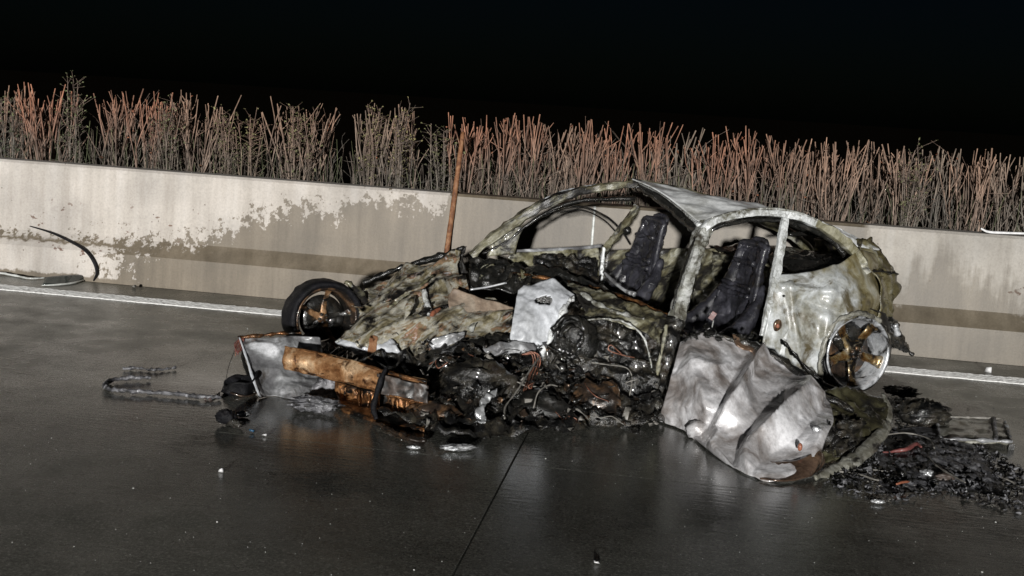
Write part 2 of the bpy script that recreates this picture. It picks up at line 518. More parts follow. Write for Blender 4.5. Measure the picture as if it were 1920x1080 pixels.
# --- barrier concrete: dry pale upper area, darker where the hose water soaked it
def concrete_mat():
    N = NT('barrier_concrete')
    g = N.geo()
    sep = N.n('ShaderNodeSeparateXYZ')
    N.l(g, sep.inputs[0])
    X, Z = sep.outputs[0], sep.outputs[2]
    # height of the soaked edge along the wall (metres), from -6 m to 4 m
    mr = N.n('ShaderNodeMapRange')
    mr.inputs[1].default_value = -6
    mr.inputs[2].default_value = 4
    N.l(X, mr.inputs[0])
    fc = N.n('ShaderNodeFloatCurve')
    cv = fc.mapping.curves[0]
    pts = WET
    cv.points[0].location = ((pts[0][0] + 6) / 10, pts[0][1])
    cv.points[1].location = ((pts[-1][0] + 6) / 10, pts[-1][1])
    for x, z in pts[1:-1]: cv.points.new((x + 6) / 10, z)
    for q in cv.points: q.handle_type = 'VECTOR'
    fc.mapping.update()
    N.l(mr.outputs[0], fc.inputs[1])
    edge = fc.outputs[0]
    big = N.noise(N.map(g, (1, 1, 1.2)), 5, 4, .6)
    bl = N.noise(N.map(g, (1, 1, .9)), 15, 5, .6)
    st = N.noise(N.map(g, (14, 14, .8)), 1.0, 4, .6)
    jit = N.math('ADD', N.math('MULTIPLY', N.math('SUBTRACT', big, .5), .22), N.math('MULTIPLY', N.math('SUBTRACT', bl, .5), .75))
    jit = N.math('ADD', jit, N.math('MULTIPLY', N.math('SUBTRACT', st, .5), .12))
    fl = N.math('MULTIPLY', N.math('SUBTRACT', N.noise(g, 48, 4, .65), .5), .42)
    jit = N.math('ADD', jit, fl)
    d = N.math('ADD', N.math('SUBTRACT', Z, edge), jit)
    upper = N.ramp(N.math('ADD', d, .5), [(.475, 0.0), (.525, 1.0)])
    # past the wreck the damp only ran down in soft streaks
    st2 = N.noise(N.map(g, (7, 7, .35)), 1.0, 5, .65)
    d3 = N.math('ADD', N.math('SUBTRACT', Z, edge), N.math('ADD', N.math('MULTIPLY', N.math('SUBTRACT', st2, .5), 1.1), N.math('MULTIPLY', N.math('SUBTRACT', bl, .5), .35)))
    soft_ = N.ramp(N.math('ADD', d3, .5), [(.46, 0.0), (.70, 1.0)])
    upper = N.mix(N.ramp(N.math('MULTIPLY', N.math('ADD', X, 6.0), .1), [(.70, 0.0), (.72, 1.0)]), upper, soft_)
    # below the ledge only the far left stayed dry
    d2 = N.math('ADD', N.math('MULTIPLY', N.math('SUBTRACT', FOOT_X, X), .45), jit)
    foot_ = N.ramp(N.math('ADD', d2, .5), [(.485, 0.0), (.515, 1.0)])
    zf = N.math('ADD', Z, N.math('MULTIPLY', N.math('SUBTRACT', bl, .5), .10))
    foot_ = N.math('MULTIPLY', foot_, N.ramp(zf, [(.285, 1.0), (.30, 0.0)]))
    foot_ = N.math('MULTIPLY', foot_, N.ramp(zf, [(.035, 0.0), (.05, 1.0)]))
    up_ = N.math('MULTIPLY', upper, N.ramp(zf, [(.31, 0.0), (.33, 1.0)]))
    dry = N.math('MAXIMUM', up_, foot_)
    # from the joint on: greyer concrete, with the flash's falloff painted into the colour
    side = N.ramp(N.math('MULTIPLY', N.math('ADD', X, 6.0), .1), [(.40, (1, 1, 1)), (.47, (.80, .80, .79)), (.85, (.74, .75, .74))])
    fine = N.noise(N.map(g, (1, 1, 1)), 60, 5, .7)
    streak = N.noise(N.map(g, (9, 9, .5)), 1.0, 6, .62)
    dcol = N.ramp(streak, [(.3, (.36, .338, .310)), (.5, (.43, .408, .380)), (.7, (.48, .462, .44))])
    wcol = N.ramp(streak, [(.3, (.105, .087, .062)), (.5, (.140, .118, .087)), (.72, (.178, .152, .115))])
    # dark scrapes and brown spatter on the dry part
    spot = N.noise(N.map(g, (1, 1, 1.6), (3, 1, 7)), 9, 5, .55)
    lowm = N.ramp(Z, [(.55, 1.0), (.75, 0.0)])
    sp = N.mix(lowm, 0.0, N.ramp(spot, [(.655, 0.0), (.68, 1.0)]))
    dcol = N.mix(sp, dcol, (.15, .10, .08))
    patch = N.ramp(N.noise(g, 2.2, 3, .5), [(.35, (.80, .78, .76)), (.65, (1.08, 1.05, 1.02))])
    col = N.mix(dry, wcol, dcol)
    col = N.mix(1.0, col, patch, 'MULTIPLY')
    col = N.mix(1.0, col, side, 'MULTIPLY')
    col = N.mix(.5, col, N.ramp(fine, [(.25, .6), (.5, 1.0), (.75, 1.25)]), 'MULTIPLY')
    # pores
    vor = N.n('ShaderNodeTexVoronoi')
    vor.inputs['Scale'].default_value = 9
    N.l(g, vor.inputs['Vector'])
    pore = N.ramp(vor.outputs['Distance'], [(.035, 1.0), (.06, 0.0)])
    col = N.mix(pore, col, (.12, .10, .085))
    N.set(Base_Color=col, Roughness=N.mix(dry, .5, .85))
    N.bump(N.noise(g, 80, 6, .7), .25, .004)
    return N.m

# --- wet concrete carriageway
def road_mat():
    N = NT('wet_road_concrete')
    g = N.geo()
    agg = N.noise(g, 95, 4, .8)
    mid = N.noise(g, 14, 6, .65)
    big = N.noise(g, 1.1, 4, .55)
    brush = N.noise(N.map(g, (3, 20, 1)), 1.0, 4, .6)
    col = N.ramp(mid, [(.3, (.11, .112, .096)), (.5, (.145, .147, .129)), (.7, (.18, .182, .162))])
    col = N.mix(.8, col, N.ramp(agg, [(.3, .35), (.48, .85), (.6, 1.3), (.70, 3.0)]), 'MULTIPLY')
    col = N.mix(.7, col, N.ramp(brush, [(.3, .86), (.7, 1.1)]), 'MULTIPLY')
    col = N.mix(.8, col, N.ramp(big, [(.3, .66), (.7, 1.2)]), 'MULTIPLY')
    col = N.mix(.75, col, N.ramp(N.noise(g, 60, 4, .8), [(.34, .35), (.5, .9), (.62, 1.9), (.7, 3.2)]), 'MULTIPLY')
    oi = N.n('ShaderNodeObjectInfo')
    col = N.mix(1.0, col, N.ramp(oi.outputs['Random'], [(0, (.86, .86, .86)), (1, (1.08, 1.08, 1.04))]), 'MULTIPLY')
    # standing water around the wreck: distance from its middle
    vd = N.n('ShaderNodeVectorMath', operation='DISTANCE')
    N.l(N.map(g, (.55, 1, 1)), vd.inputs[0])
    vd.inputs[1].default_value = (-.15, 6.0, 0)
    pud = N.math('ADD', vd.outputs['Value'], N.math('MULTIPLY', N.math('SUBTRACT', N.noise(g, 1.7, 5, .6), .5), 1.5))
    wet = N.ramp(N.math('MULTIPLY', pud, .3), [(.34, 1.0), (.66, 0.0)])
    col = N.mix(wet, col, N.mix(1.0, col, (.68, .68, .70), 'MULTIPLY'))
    rgh = N.mix(wet, N.ramp(N.noise(g, 3, 5, .6), [(.35, .2), (.65, .42)]), N.ramp(mid, [(.3, .05), (.7, .13)]))
    N.set(Base_Color=col, Roughness=rgh, IOR=1.5)
    h = N.math('MULTIPLY', N.noise(g, 110, 5, .7), N.mix(wet, 1.0, .22))
    rp = N.noise(N.map(g, (5, 26, 1)), 1.6, 3, .5)
    b1 = N.bump(h, .5, .004)
    N.bump(rp, .16, .006, b1)
    return N.m

def soil_mat():
    N = NT('median_soil')
    g = N.geo()
    N.set(Base_Color=N.ramp(N.noise(g, 18, 6, .7), [(.3, (.003, .0027, .002)), (.7, (.012, .010, .007))]), Roughness=1.0, Specular_IOR_Level=0.0)
    N.bump(N.noise(g, 25, 6, .7), .8, .03)
    return N.m

def paint_mat():
    N = NT('road_paint')
    g = N.geo()
    a = N.noise(g, 45, 5, .7)
    N.set(Base_Color=N.ramp(a, [(.28, (.22, .215, .2)), (.38, (.66, .66, .64)), (.6, (.86, .86, .84))]), Roughness=.6)
    N.bump(N.noise(g, 70, 4, .7), .6, .01)
    return N.m

def stem_mat(name, lo, hi, z0=.95, z1=1.35):
    N = NT(name)
    g = N.geo()
    sep = N.n('ShaderNodeSeparateXYZ')
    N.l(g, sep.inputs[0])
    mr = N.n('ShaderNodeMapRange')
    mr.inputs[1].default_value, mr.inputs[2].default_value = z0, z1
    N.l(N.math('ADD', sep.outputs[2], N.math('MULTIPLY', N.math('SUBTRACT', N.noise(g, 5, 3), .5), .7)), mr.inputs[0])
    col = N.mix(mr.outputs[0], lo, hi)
    col = N.mix(.9, col, N.ramp(N.noise(N.map(g, (9, 9, 1.2)), 3, 4, .7), [(.3, .22), (.5, .85), (.7, 2.0)]), 'MULTIPLY')
    oi = N.n('ShaderNodeObjectInfo')
    col = N.mix(1.0, col, N.ramp(oi.outputs['Random'], [(0, (.75, .85, .9)), (1, (1.2, 1.05, 1.0))]), 'MULTIPLY')
    N.set(Base_Color=col, Roughness=.75)
    return N.m

# ------------------------------------------------------------------ the setting
WALL_Y, WALL_H = 9.16, .945
JY, JX = 5.434, -.7256
M['road'] = road_mat()
M['soil'] = soil_mat()
M['paint'] = paint_mat()

def wx(u, v=450):
    """X on the barrier's face at a photo column"""
    return Q(u, v, 'y', WALL_Y + .1).x

# soaked edge (x, z) read off the wall
def wp(u, v):
    p = Q(u, v, 'y', WALL_Y + .12)
    return (p.x, p.z)
WET = [(-6.0, .30), wp(100, 458), wp(175, 452), wp(315, 452), wp(378, 450), wp(425, 433), wp(456, 410), wp(503, 404), wp(551, 390), wp(600, 384), wp(630, 390), wp(674, 378),
       wp(740, 368), wp(778, 384), wp(842, 388), (wx(848), 1.5), (wx(1560), 1.5), wp(1640, 525), wp(1720, 540), wp(1790, 510), wp(1830, 556), (4.0, .50)]
FOOT_X = wx(225, 510)
M['concrete'] = concrete_mat()

ground = build('ground', [(-900, -900, -.03), (900, -900, -.03), (900, 900, -.03), (-900, 900, -.03)], [(0, 1, 2, 3)], M['soil'], smooth=False)
tag(ground, kind='structure')
road = Root('road', (JX, JY, 0), kind='structure')
sub = build('road_bed', [(-60, -8.6, -.02), (60, -8.6, -.02), (60, 9.15, -.02), (-60, 9.15, -.02)], [(0, 1, 2, 3)], M['soil'], root=road, smooth=False)
GAP = .007
for k in range(-12, 12):
    x0, x1 = JX + 5 * k + GAP / 2, JX + 5 * k + 5 - GAP / 2
    for y0, y1 in ((JY, WALL_Y - .012), (JY - 4, JY), (JY - 8, JY - 4), (JY - 12, JY - 8)):
        a, b = y0 + .0015, y1 - .0015
        e = .002
        V = [(x0, a, -.019), (x1, a, -.019), (x1, b, -.019), (x0, b, -.019), (x0, a, -e), (x1, a, -e), (x1, b, -e), (x0, b, -e),
             (x0 + e, a + e, 0), (x1 - e, a + e, 0), (x1 - e, b - e, 0), (x0 + e, b - e, 0)]
        F = [(8, 9, 10, 11)]
        for q in range(4):
            r_ = (q + 1) % 4
            F += [(q, r_, 4 + r_, 4 + q), (4 + q, 4 + r_, 8 + r_, 8 + q)]
        build('slab', V, F, M['road'], root=road, smooth=False)

# edge line: profiled paint with a lumpy border, laid on the slabs
R = random.Random(4)
V, F = [], []
LY, LW = 8.566, .10
n, RID = 1300, 14
for i in range(n + 1):
    x = -14 + 28 * i / n
    j0 = .007 * noise.noise(Vector((x * 11, 0, 0))) + R.uniform(-.005, .005)
    for q in range(RID):            # ribs of thick paint across the line
        y0 = LY - LW + q * 2 * LW / RID + j0
        hgt = .006 + .0015 * noise.noise(Vector((x * 17, q * 5.1, 3))) + R.uniform(-.0015, .0015)
        V += [(x, y0, .001), (x, y0 + .002, .002 + hgt), (x, y0 + .006, .002 + hgt)]
    V.append((x, LY + LW + j0, .001))
k = RID * 3 + 1
for i in range(n):
    a = i * k
    for q in range(k - 1): F.append((a + q, a + q + 1, a + q + k + 1, a + q + k)[::-1])
tag(build('edge_line', V, F, M['paint']), kind='structure')
tag(build('median_soil', [(-60, WALL_Y + .25, .6), (60, WALL_Y + .25, .6), (60, 13.5, .6), (-60, 13.5, .6), (60, 14.5, -.03), (-60, 14.5, -.03)],
          [(0, 1, 2, 3), (3, 2, 4, 5)], M['soil'], smooth=False), kind='structure')

# barrier: step profile, cast in lengths
PROF = [(0, 0), (.0, .015), (.012, .25), (.085, .335), (.105, .37), (.135, .925), (.155, .945), (.33, .945), (.35, .925), (.38, 0)]
JOINTS = [wx(846)]
bar = Root('concrete_barrier', (JOINTS[0], WALL_Y, 0), 'long grey concrete barrier with a stepped foot, soaked dark behind the wreck', 'barrier')
xs = [JOINTS[0] - 30, JOINTS[0] - 24, JOINTS[0] - 18, JOINTS[0] - 12, JOINTS[0] - 6, JOINTS[0], JOINTS[0] + 6, JOINTS[0] + 12, JOINTS[0] + 18, JOINTS[0] + 24, JOINTS[0] + 30]
for x0, x1 in zip(xs, xs[1:]):
    m = 61
    V, F = [], []
    k = len(PROF)
    for i in range(m):
        x = x0 + .004 + (x1 - x0 - .008) * i / (m - 1)
        for (dy, z) in PROF:
            wob = .004 * noise.noise(Vector((x * 1.3, z * 3, 0))) if .02 < z else 0
            V.append((x, WALL_Y + dy + wob, z + (.003 * noise.noise(Vector((x * .9, 4, 0))) if z > .9 else 0)))
    for i in range(m - 1):
        for q in range(k - 1):
            a = i * k + q
            F.append((a, a + k, a + k + 1, a + 1))
    F.append(tuple(range(k)))
    F.append(tuple((m - 1) * k + q for q in range(k))[::-1])
    o = build('barrier_length', V, F, M['concrete'], root=bar)
    o.data.shade_smooth()
    es = o.modifiers.new('edges', 'EDGE_SPLIT')
    es.split_angle = math.radians(25)
a, b = Q(1117, 378, 'y', WALL_Y + .13), Q(1108, 468, 'y', WALL_Y + .115)
xm = (a.x + b.x) / 2
V, F = tube_geo([Vector((xm, WALL_Y + .0995, .42)), Vector((xm, WALL_Y + .129, .93))], .011, n=14, sides=6, flat=.35, up=(0, -1, 0), amp=.003, freq=30)
build('sealant_strip', V, F, M['trim'], root=bar)

# ------------------------------------------------------------------ the burnt-out car
car = Root('burnt_out_car', CA, 'burnt-out crushed coupe wreck, ash grey and black, standing beside the concrete barrier', 'car')

# --- roof
roof = sheet('roof', [
    [C(1.10, -.52, 1.225), C(.75, -.52, 1.17), C(.35, -.52, 1.08), C(-.05, -.50, .98), C(-.42, -.46, .86)],
    [C(1.12, -.25, 1.205), C(.85, -.25, 1.165), C(.40, -.22, 1.10), C(0, -.2, 1.01), C(-.44, -.18, .88)],
    [C(1.13, .02, 1.165), C(.93, .02, 1.165), C(.55, .08, 1.135), C(.10, .12, 1.045), C(-.42, .12, .885)],
    [C(1.13, .28, 1.095), C(.95, .30, 1.105), C(.6, .34, 1.115), C(.14, .36, 1.035), C(-.34, .34, .875)],
    [(1318, 424, 's', .53), (1365, 406, 's', .53), (1430, 397, 's', .54), (1520, 410, 's', .54), (1606, 462, 's', .5)]],
    M['ash_roof'], car, n=(70, 50), amp=.03, freq=3.4, thick=.008, edge_fix=.06, seed=2)
# --- windscreen header under the roof's front edge
tube('windscreen_header', [(1201, 350, 's', -.5), (1245, 378, 's', -.15), (1285, 410, 's', .2), (1316, 436, 's', .5)], [.035, .04, .045], M['soot'], car,
     n=30, sides=10, amp=.02, freq=14, flat=.8)
tube('header_lip', [(1200, 342, 's', -.5), (1242, 362, 's', -.15), (1283, 394, 's', .2), (1314, 424, 's', .52)], [.018, .02, .022], M['ash'], car,
     n=30, sides=8, amp=.008, freq=14, flat=.8)
# --- far A pillar and rail
tube('windscreen_pillar', [(884, 480, 's', -.74), (915, 452, 's', -.72), (960, 420, 's', -.69), (1010, 388, 's', -.65), (1060, 366, 's', -.61), (1120, 352, 's', -.57), (1200, 345, 's', -.52)],
     [.026, .036, .043, .041, .036, .032, .030], M['pillar'], car, n=80, sides=16, amp=.016, freq=9, flat=.8, seed=3, square=True)
tube('pillar_flange', [(905, 476, 's', -.72), (950, 452, 's', -.7), (985, 425, 's', -.68), (1030, 396, 's', -.64), (1090, 376, 's', -.6), (1190, 372, 's', -.54)],
     [.010, .016, .018, .018, .02, .03], M['soot'], car, n=40, sides=8, amp=.012, freq=16, flat=.6)
tube('drip_rail', [(893, 470, 's', -.76), (945, 424, 's', -.73), (1005, 382, 's', -.68), (1060, 358, 's', -.63), (1120, 346, 's', -.58)], [.006, .009, .009, .007],
     M['bright_alloy'], car, n=40, sides=6, amp=.006, freq=20)
sheet('pillar_foot', [[(935, 440, 's', -.72), (960, 428, 's', -.7), (985, 422, 's', -.68)], [(920, 462, 's', -.72), (945, 455, 's', -.7), (972, 448, 's', -.68)],
                      [(915, 480, 's', -.72), (945, 478, 's', -.7), (965, 476, 's', -.68)]], M['olive'], car, n=(16, 16), amp=.02, freq=14, seed=8)
tube('roof_rail', [C(1.10, -.54, 1.20), C(.6, -.56, 1.13), C(.1, -.56, 1.0), C(-.3, -.55, .84), C(-.5, -.55, .68)], [.035, .035, .04], M['olive'], car, n=30, sides=8, amp=.015, freq=10)
# thin window seal hanging in the far window
tube('window_seal', [(1010, 410, 's', -.66), (1045, 393, 's', -.66), (1090, 388, 's', -.66), (1135, 405, 's', -.7), (1165, 432, 's', -.72), (1182, 458, 's', -.74)], .008, M['wreck'], car, n=40, sides=6, amp=.003, freq=20)
tube('window_seal', [(1045, 399, 's', -.68), (1090, 394, 's', -.68), (1130, 411, 's', -.7), (1160, 440, 's', -.72)], .005, M['soot'], car, n=30, sides=6, amp=.003, freq=20)
# far centre pillar, far door
tube('centre_pillar', [(1196, 384, 's', -.58), (1178, 412, 's', -.62), (1155, 442, 's', -.68), (1134, 470, 's', -.73), (1127, 500, 's', -.74), (1126, 530, 's', -.74)],
     [.026, .032, .034, .030, .022, .018], M['pillar'], car, n=46, sides=14, amp=.03, freq=12, flat=.7, seed=5, square=True)
build('belt_anchor', *lump_geo(Q(1176, 432, 's', -.6), .03, .03, .03, 4), M['soot'], car)
fd = sheet('far_door_panel', [[(955, 474, 's', -.76), (1010, 472, 's', -.76), (1065, 468, 's', -.76), (1124, 462, 's', -.76)],
                              [(950, 500, 's', -.74), (1010, 497, 's', -.74), (1065, 494, 's', -.74), (1124, 492, 's', -.74)],
                              [(950, 545, 's', -.72), (1010, 545, 's', -.72), (1065, 545, 's', -.72), (1124, 540, 's', -.72)]], M['olive'], car, n=(40, 24), amp=.035, freq=9, seed=6)
tube('door_rail', [(962, 471, 's', -.78), (1020, 469, 's', -.77), (1080, 466, 's', -.77), (1127, 461, 's', -.76)], [.010, .014, .014, .012], M['fender'], car, parent=fd, n=24, sides=8, amp=.006, freq=20)
tube('door_edge', [(1133, 463, 's', -.72), (1130, 490, 's', -.72), (1127, 526, 's', -.72)], [.012, .015, .014], M['ash'], car, parent=fd, n=16, sides=8, amp=.006, freq=20)
sheet('far_side_panel', [[C(1.15, -.76, .70), C(.6, -.76, .72), C(.1, -.74, .72), C(-.4, -.68, .66)],
                         [C(1.15, -.76, .45), C(.6, -.78, .45), C(.1, -.76, .45), C(-.45, -.7, .45)],
                         [C(1.15, -.76, .12), C(.6, -.78, .12), C(.1, -.76, .35), C(-.42, -.7, .25)]], M['pillar'], car, n=(40, 22), amp=.04, freq=7)
# --- near A pillar: cracked pale paint
tube('windscreen_pillar', [(1326, 418, 's', .5), (1316, 440, 's', .54), (1306, 470, 's', .6), (1294, 510, 's', .66), (1281, 548, 's', .7), (1273, 580, 's', .73), (1268, 610, 's', .75)],
     [.040, .042, .036, .034, .038, .040, .040], M['ash_dirty'], car, n=60, sides=16, amp=.014, freq=12, flat=1.2, seed=7, up=(.5, -.87, 0), square=True)
tube('pillar_seam', [(1303, 446, 's', .6), (1288, 490, 's', .67), (1272, 535, 's', .73), (1262, 580, 's', .77)], [.006, .008, .008, .006], M['soot'], car, n=30, sides=6, amp=.006, freq=30)
tube('pillar_seam', [(1322, 450, 's', .58), (1310, 490, 's', .64), (1298, 530, 's', .7), (1288, 580, 's', .74)], [.010, .010, .010, .008], M['soot_dry'], car, n=30, sides=6, amp=.008, freq=30)
# --- near roof rail: outer band and dark inner lip
rail = [(1316, 440, 's', .55), (1332, 417, 's', .57), (1375, 404, 's', .58), (1430, 398, 's', .59), (1485, 404, 's', .6), (1530, 420, 's', .6)]
tube('roof_rail', rail, [.026, .026, .024, .024, .026, .028], M['ash_rail'], car, n=70, sides=14, amp=.008, freq=10, flat=.9, seed=4, square=True)
tube('roof_rail', [(1526, 418, 's', .6), (1560, 436, 's', .6), (1590, 460, 's', .6), (1612, 486, 's', .62), (1626, 512, 's', .64)], [.028, .034, .038, .034, .02], M['olive'], car, n=40, sides=14, amp=.018, freq=9, flat=.9, seed=6, square=True)
tube('drip_rail', [(1334, 410, 's', .585), (1375, 398, 's', .595), (1430, 391, 's', .605), (1485, 396, 's', .615), (1540, 416, 's', .62), (1592, 450, 's', .62)], [.005, .007, .007, .006], M['ash_dirty'], car, n=60, sides=6, amp=.006, freq=20)
tube('rail_lip', [(1330, 436, 's', .56), (1350, 424, 's', .57), (1400, 414, 's', .575), (1465, 414, 's', .58), (1520, 430, 's', .58), (1560, 452, 's', .58), (1584, 478, 's', .6)],
     [.012, .014, .013, .013, .016, .02, .016], M['soot'], car, n=50, sides=8, amp=.01, freq=22)
# --- near B pillar with latch plate
tube('centre_pillar', [(1472, 408, 's', .6), (1467, 440, 's', .63), (1461, 480, 's', .66), (1454, 520, 's', .7), (1444, 570, 's', .735), (1430, 630, 's', .75)], [.022, .026, .027, .028, .026, .02], M['ash_rail'], car,
     n=50, sides=14, amp=.007, freq=12, flat=.6, square=True, seed=9, up=(.5, -.87, 0))
# rear quarter with wheel arch
def qfold(P, a, b):
    u, v = proj(P)
    h = 0
    for (x0, y0, x1, y1, w_, k) in ((1480, 545, 1500, 690, 7, .025), (1500, 560, 1580, 590, 8, -.025), (1560, 500, 1548, 620, 9, .02), (1470, 540, 1560, 548, 6, .02)):
        dx, dy = x1 - x0, y1 - y0
        L = math.hypot(dx, dy)
        t = ((u - x0) * dx + (v - y0) * dy) / L / L
        e = abs((u - x0) * dy - (v - y0) * dx) / L
        if -.1 < t < 1.1: h += k * math.exp(-(e / w_) ** 2)
    return h
quarter = sheet('rear_quarter_panel', [
    [(1460, 516, 's', .68), (1490, 514, 's', .70), (1530, 508, 's', .70), (1575, 494, 's', .68), (1612, 470, 's', .60), (1645, 478, 's', .40)],
    [(1450, 545, 's', .73), (1490, 545, 's', .77), (1535, 540, 's', .79), (1585, 530, 's', .78), (1630, 520, 's', .66), (1664, 515, 's', .40)],
    [(1441, 590, 's', .76), (1485, 590, 's', .79), (1530, 580, 's', .82), (1580, 565, 's', .83), (1635, 560, 's', .72), (1671, 556, 's', .42)],
    [(1430, 640, 's', .78), (1480, 645, 's', .80), (1525, 632, 's', .83), (1562, 600, 's', .85), (1615, 584, 's', .80), (1662, 600, 's', .5)],
    [(1420, 700, 's', .79), (1478, 712, 's', .80), (1530, 705, 's', .82), (1545, 640, 's', .84), (1612, 590, 's', .78), (1655, 612, 's', .55)]],
    M['ash_quarter'], car, n=(64, 52), amp=.022, freq=4.5, thick=.008, fold=qfold, seed=1, fine=.002)
tube('wheel_arch', [(1538, 715, 's', .84), (1540, 670, 's', .86), (1553, 625, 's', .87), (1580, 597, 's', .87), (1612, 587, 's', .85), (1645, 600, 's', .8), (1664, 632, 's', .74)],
     [.014, .015, .015, .014, .014, .016, .014], M['inner2'], car, n=60, sides=8, amp=.022, freq=14)
lp = build('latch_plate', *lump_geo(Q(1458, 610, 's', .79), .03, .012, .04, 3, amp=.2, M=Matrix.Rotation(HEAD, 3, 'Z')), M['dark_alloy'], car)
build('latch_pin', *lump_geo(Q(1458, 611, 's', .815), .012, .012, .014, 5, amp=.2), M['orange'], car, parent=lp)
build('bolt_hole', *lump_geo(Q(1470, 555, 's', .79), .008, .006, .008, 5, amp=.1), M['soot'], car)
sheet('door_shut_face', [[(1456, 530, 's', .70), (1470, 545, 's', .74), (1488, 575, 's', .77)], [(1440, 600, 's', .74), (1456, 610, 's', .775), (1478, 620, 's', .80)],
                         [(1425, 655, 's', .74), (1442, 668, 's', .78), (1468, 690, 's', .81)]], M['ash'], car, n=(24, 34), amp=.012, freq=9, seed=14)
# tail: torn skin behind the wheel and the deck
sheet('tail_panel', [
    [(1600, 452, 's', .45), (1622, 452, 's', .2), C(-.42, -.2, .88), C(-.42, -.5, .84)],
    [(1618, 480, 's', .55), (1648, 478, 's', .25), C(-.52, -.2, .78), C(-.5, -.55, .74)],
    [(1635, 520, 's', .62), (1664, 508, 's', .3), C(-.60, -.2, .66), C(-.56, -.58, .62)],
    [(1645, 560, 's', .64), (1673, 560, 's', .3), C(-.66, -.2, .48), C(-.6, -.6, .46)],
    [(1640, 598, 's', .66), (1668, 590, 's', .35), C(-.62, -.2, .34), C(-.58, -.6, .32)]], M['tail'], car, n=(54, 54), amp=.09, freq=5, seed=12, soft=True, fine=.004)
sheet('deck_scrap', [[(1588, 448, 's', .3), (1625, 455, 's', .15), (1640, 452, 's', .05)], [(1620, 470, 's', .35), (1644, 478, 's', .2), (1652, 480, 's', .1)],
                     [(1640, 495, 's', .4), (1658, 498, 's', .3), (1664, 505, 's', .2)]], M['inner2'], car, n=(26, 26), amp=.05, freq=9, ragged=.0, seed=13)
# --- rear window opening: charred shelf and bulkhead seen through the quarter window
sheet('rear_shelf', [[C(.35, .62, .70), C(.35, .2, .74), C(.35, -.6, .74)], [C(.05, .62, .76), C(.05, .2, .78), C(.05, -.6, .78)], [C(-.35, .55, .74), C(-.4, .1, .76), C(-.4, -.55, .74)]],
      M['soot'], car, n=(36, 24), amp=.06, freq=8)
sheet('rear_bulkhead', [[C(.38, .66, .70), C(.38, 0, .73), C(.38, -.7, .73)], [C(.42, .7, .45), C(.44, 0, .45), C(.42, -.7, .45)], [C(.5, .72, .12), C(.5, 0, .12), C(.5, -.7, .12)]],
      M['pillar'], car, n=(50, 36), amp=.08, freq=8, seed=3)
tube('rear_window_frame', [(1480, 440, 's', .3), (1530, 438, 's', .25), (1572, 455, 's', .3), (1584, 485, 's', .5)], [.012, .02, .02, .014], M['soot'], car, n=24, sides=6, amp=.01, freq=20)
# --- floor, tunnel, dash
sheet('floor_pan', [[C(2.5, -.75, .10), C(1.4, -.75, .08), C(.3, -.75, .10)], [C(2.5, 0, .14), C(1.4, 0, .16), C(.3, 0, .16)], [C(2.5, .75, .07), C(1.4, .78, .07), C(.3, .76, .08)]],
      M['soot'], car, n=(40, 30), amp=.06, freq=6)
sheet('dashboard', [
    [(882, 486, 's', -.66), (960, 492, 's', -.45), (1050, 508, 's', -.15), (1150, 545, 's', .25), (1258, 596, 's', .66)],
    [(880, 505, 's', -.55), (960, 515, 's', -.35), (1050, 532, 's', -.05), (1150, 562, 's', .3), (1256, 606, 's', .68)],
    [(878, 540, 's', -.45), (960, 548, 's', -.25), (1040, 556, 's', .05), (1140, 580, 's', .38), (1250, 622, 's', .7)]], M['soot'], car, n=(60, 26), amp=.07, freq=9, seed=4)
tube('scuttle_edge', [(960, 512, 's', -.3), (1010, 520, 's', -.15), (1075, 532, 's', .0), (1130, 545, 's', .2), (1190, 565, 's', .45), (1250, 592, 's', .66)], [.008, .012, .014, .012, .014, .012],
     M['copper_dark'], car, n=44, sides=8, amp=.015, freq=18)
sheet('instrument_remains', [[(1000, 478, 's', -.55), (1060, 476, 's', -.55), (1120, 490, 's', -.5)], [(1000, 500, 's', -.5), (1060, 502, 's', -.45), (1120, 515, 's', -.4)],
                             [(990, 530, 's', -.4), (1060, 535, 's', -.3), (1130, 545, 's', -.25)]], M['wreck'], car, n=(34, 24), amp=.08, freq=13, seed=6)
tube('steering_column', [(1132, 510, 's', -.1), (1150, 528, 's', .05), (1172, 545, 's', .2), (1190, 552, 's', .3)], [.009, .011, .011, .016], M['fender'], car, n=18, sides=8, amp=.006, freq=30)

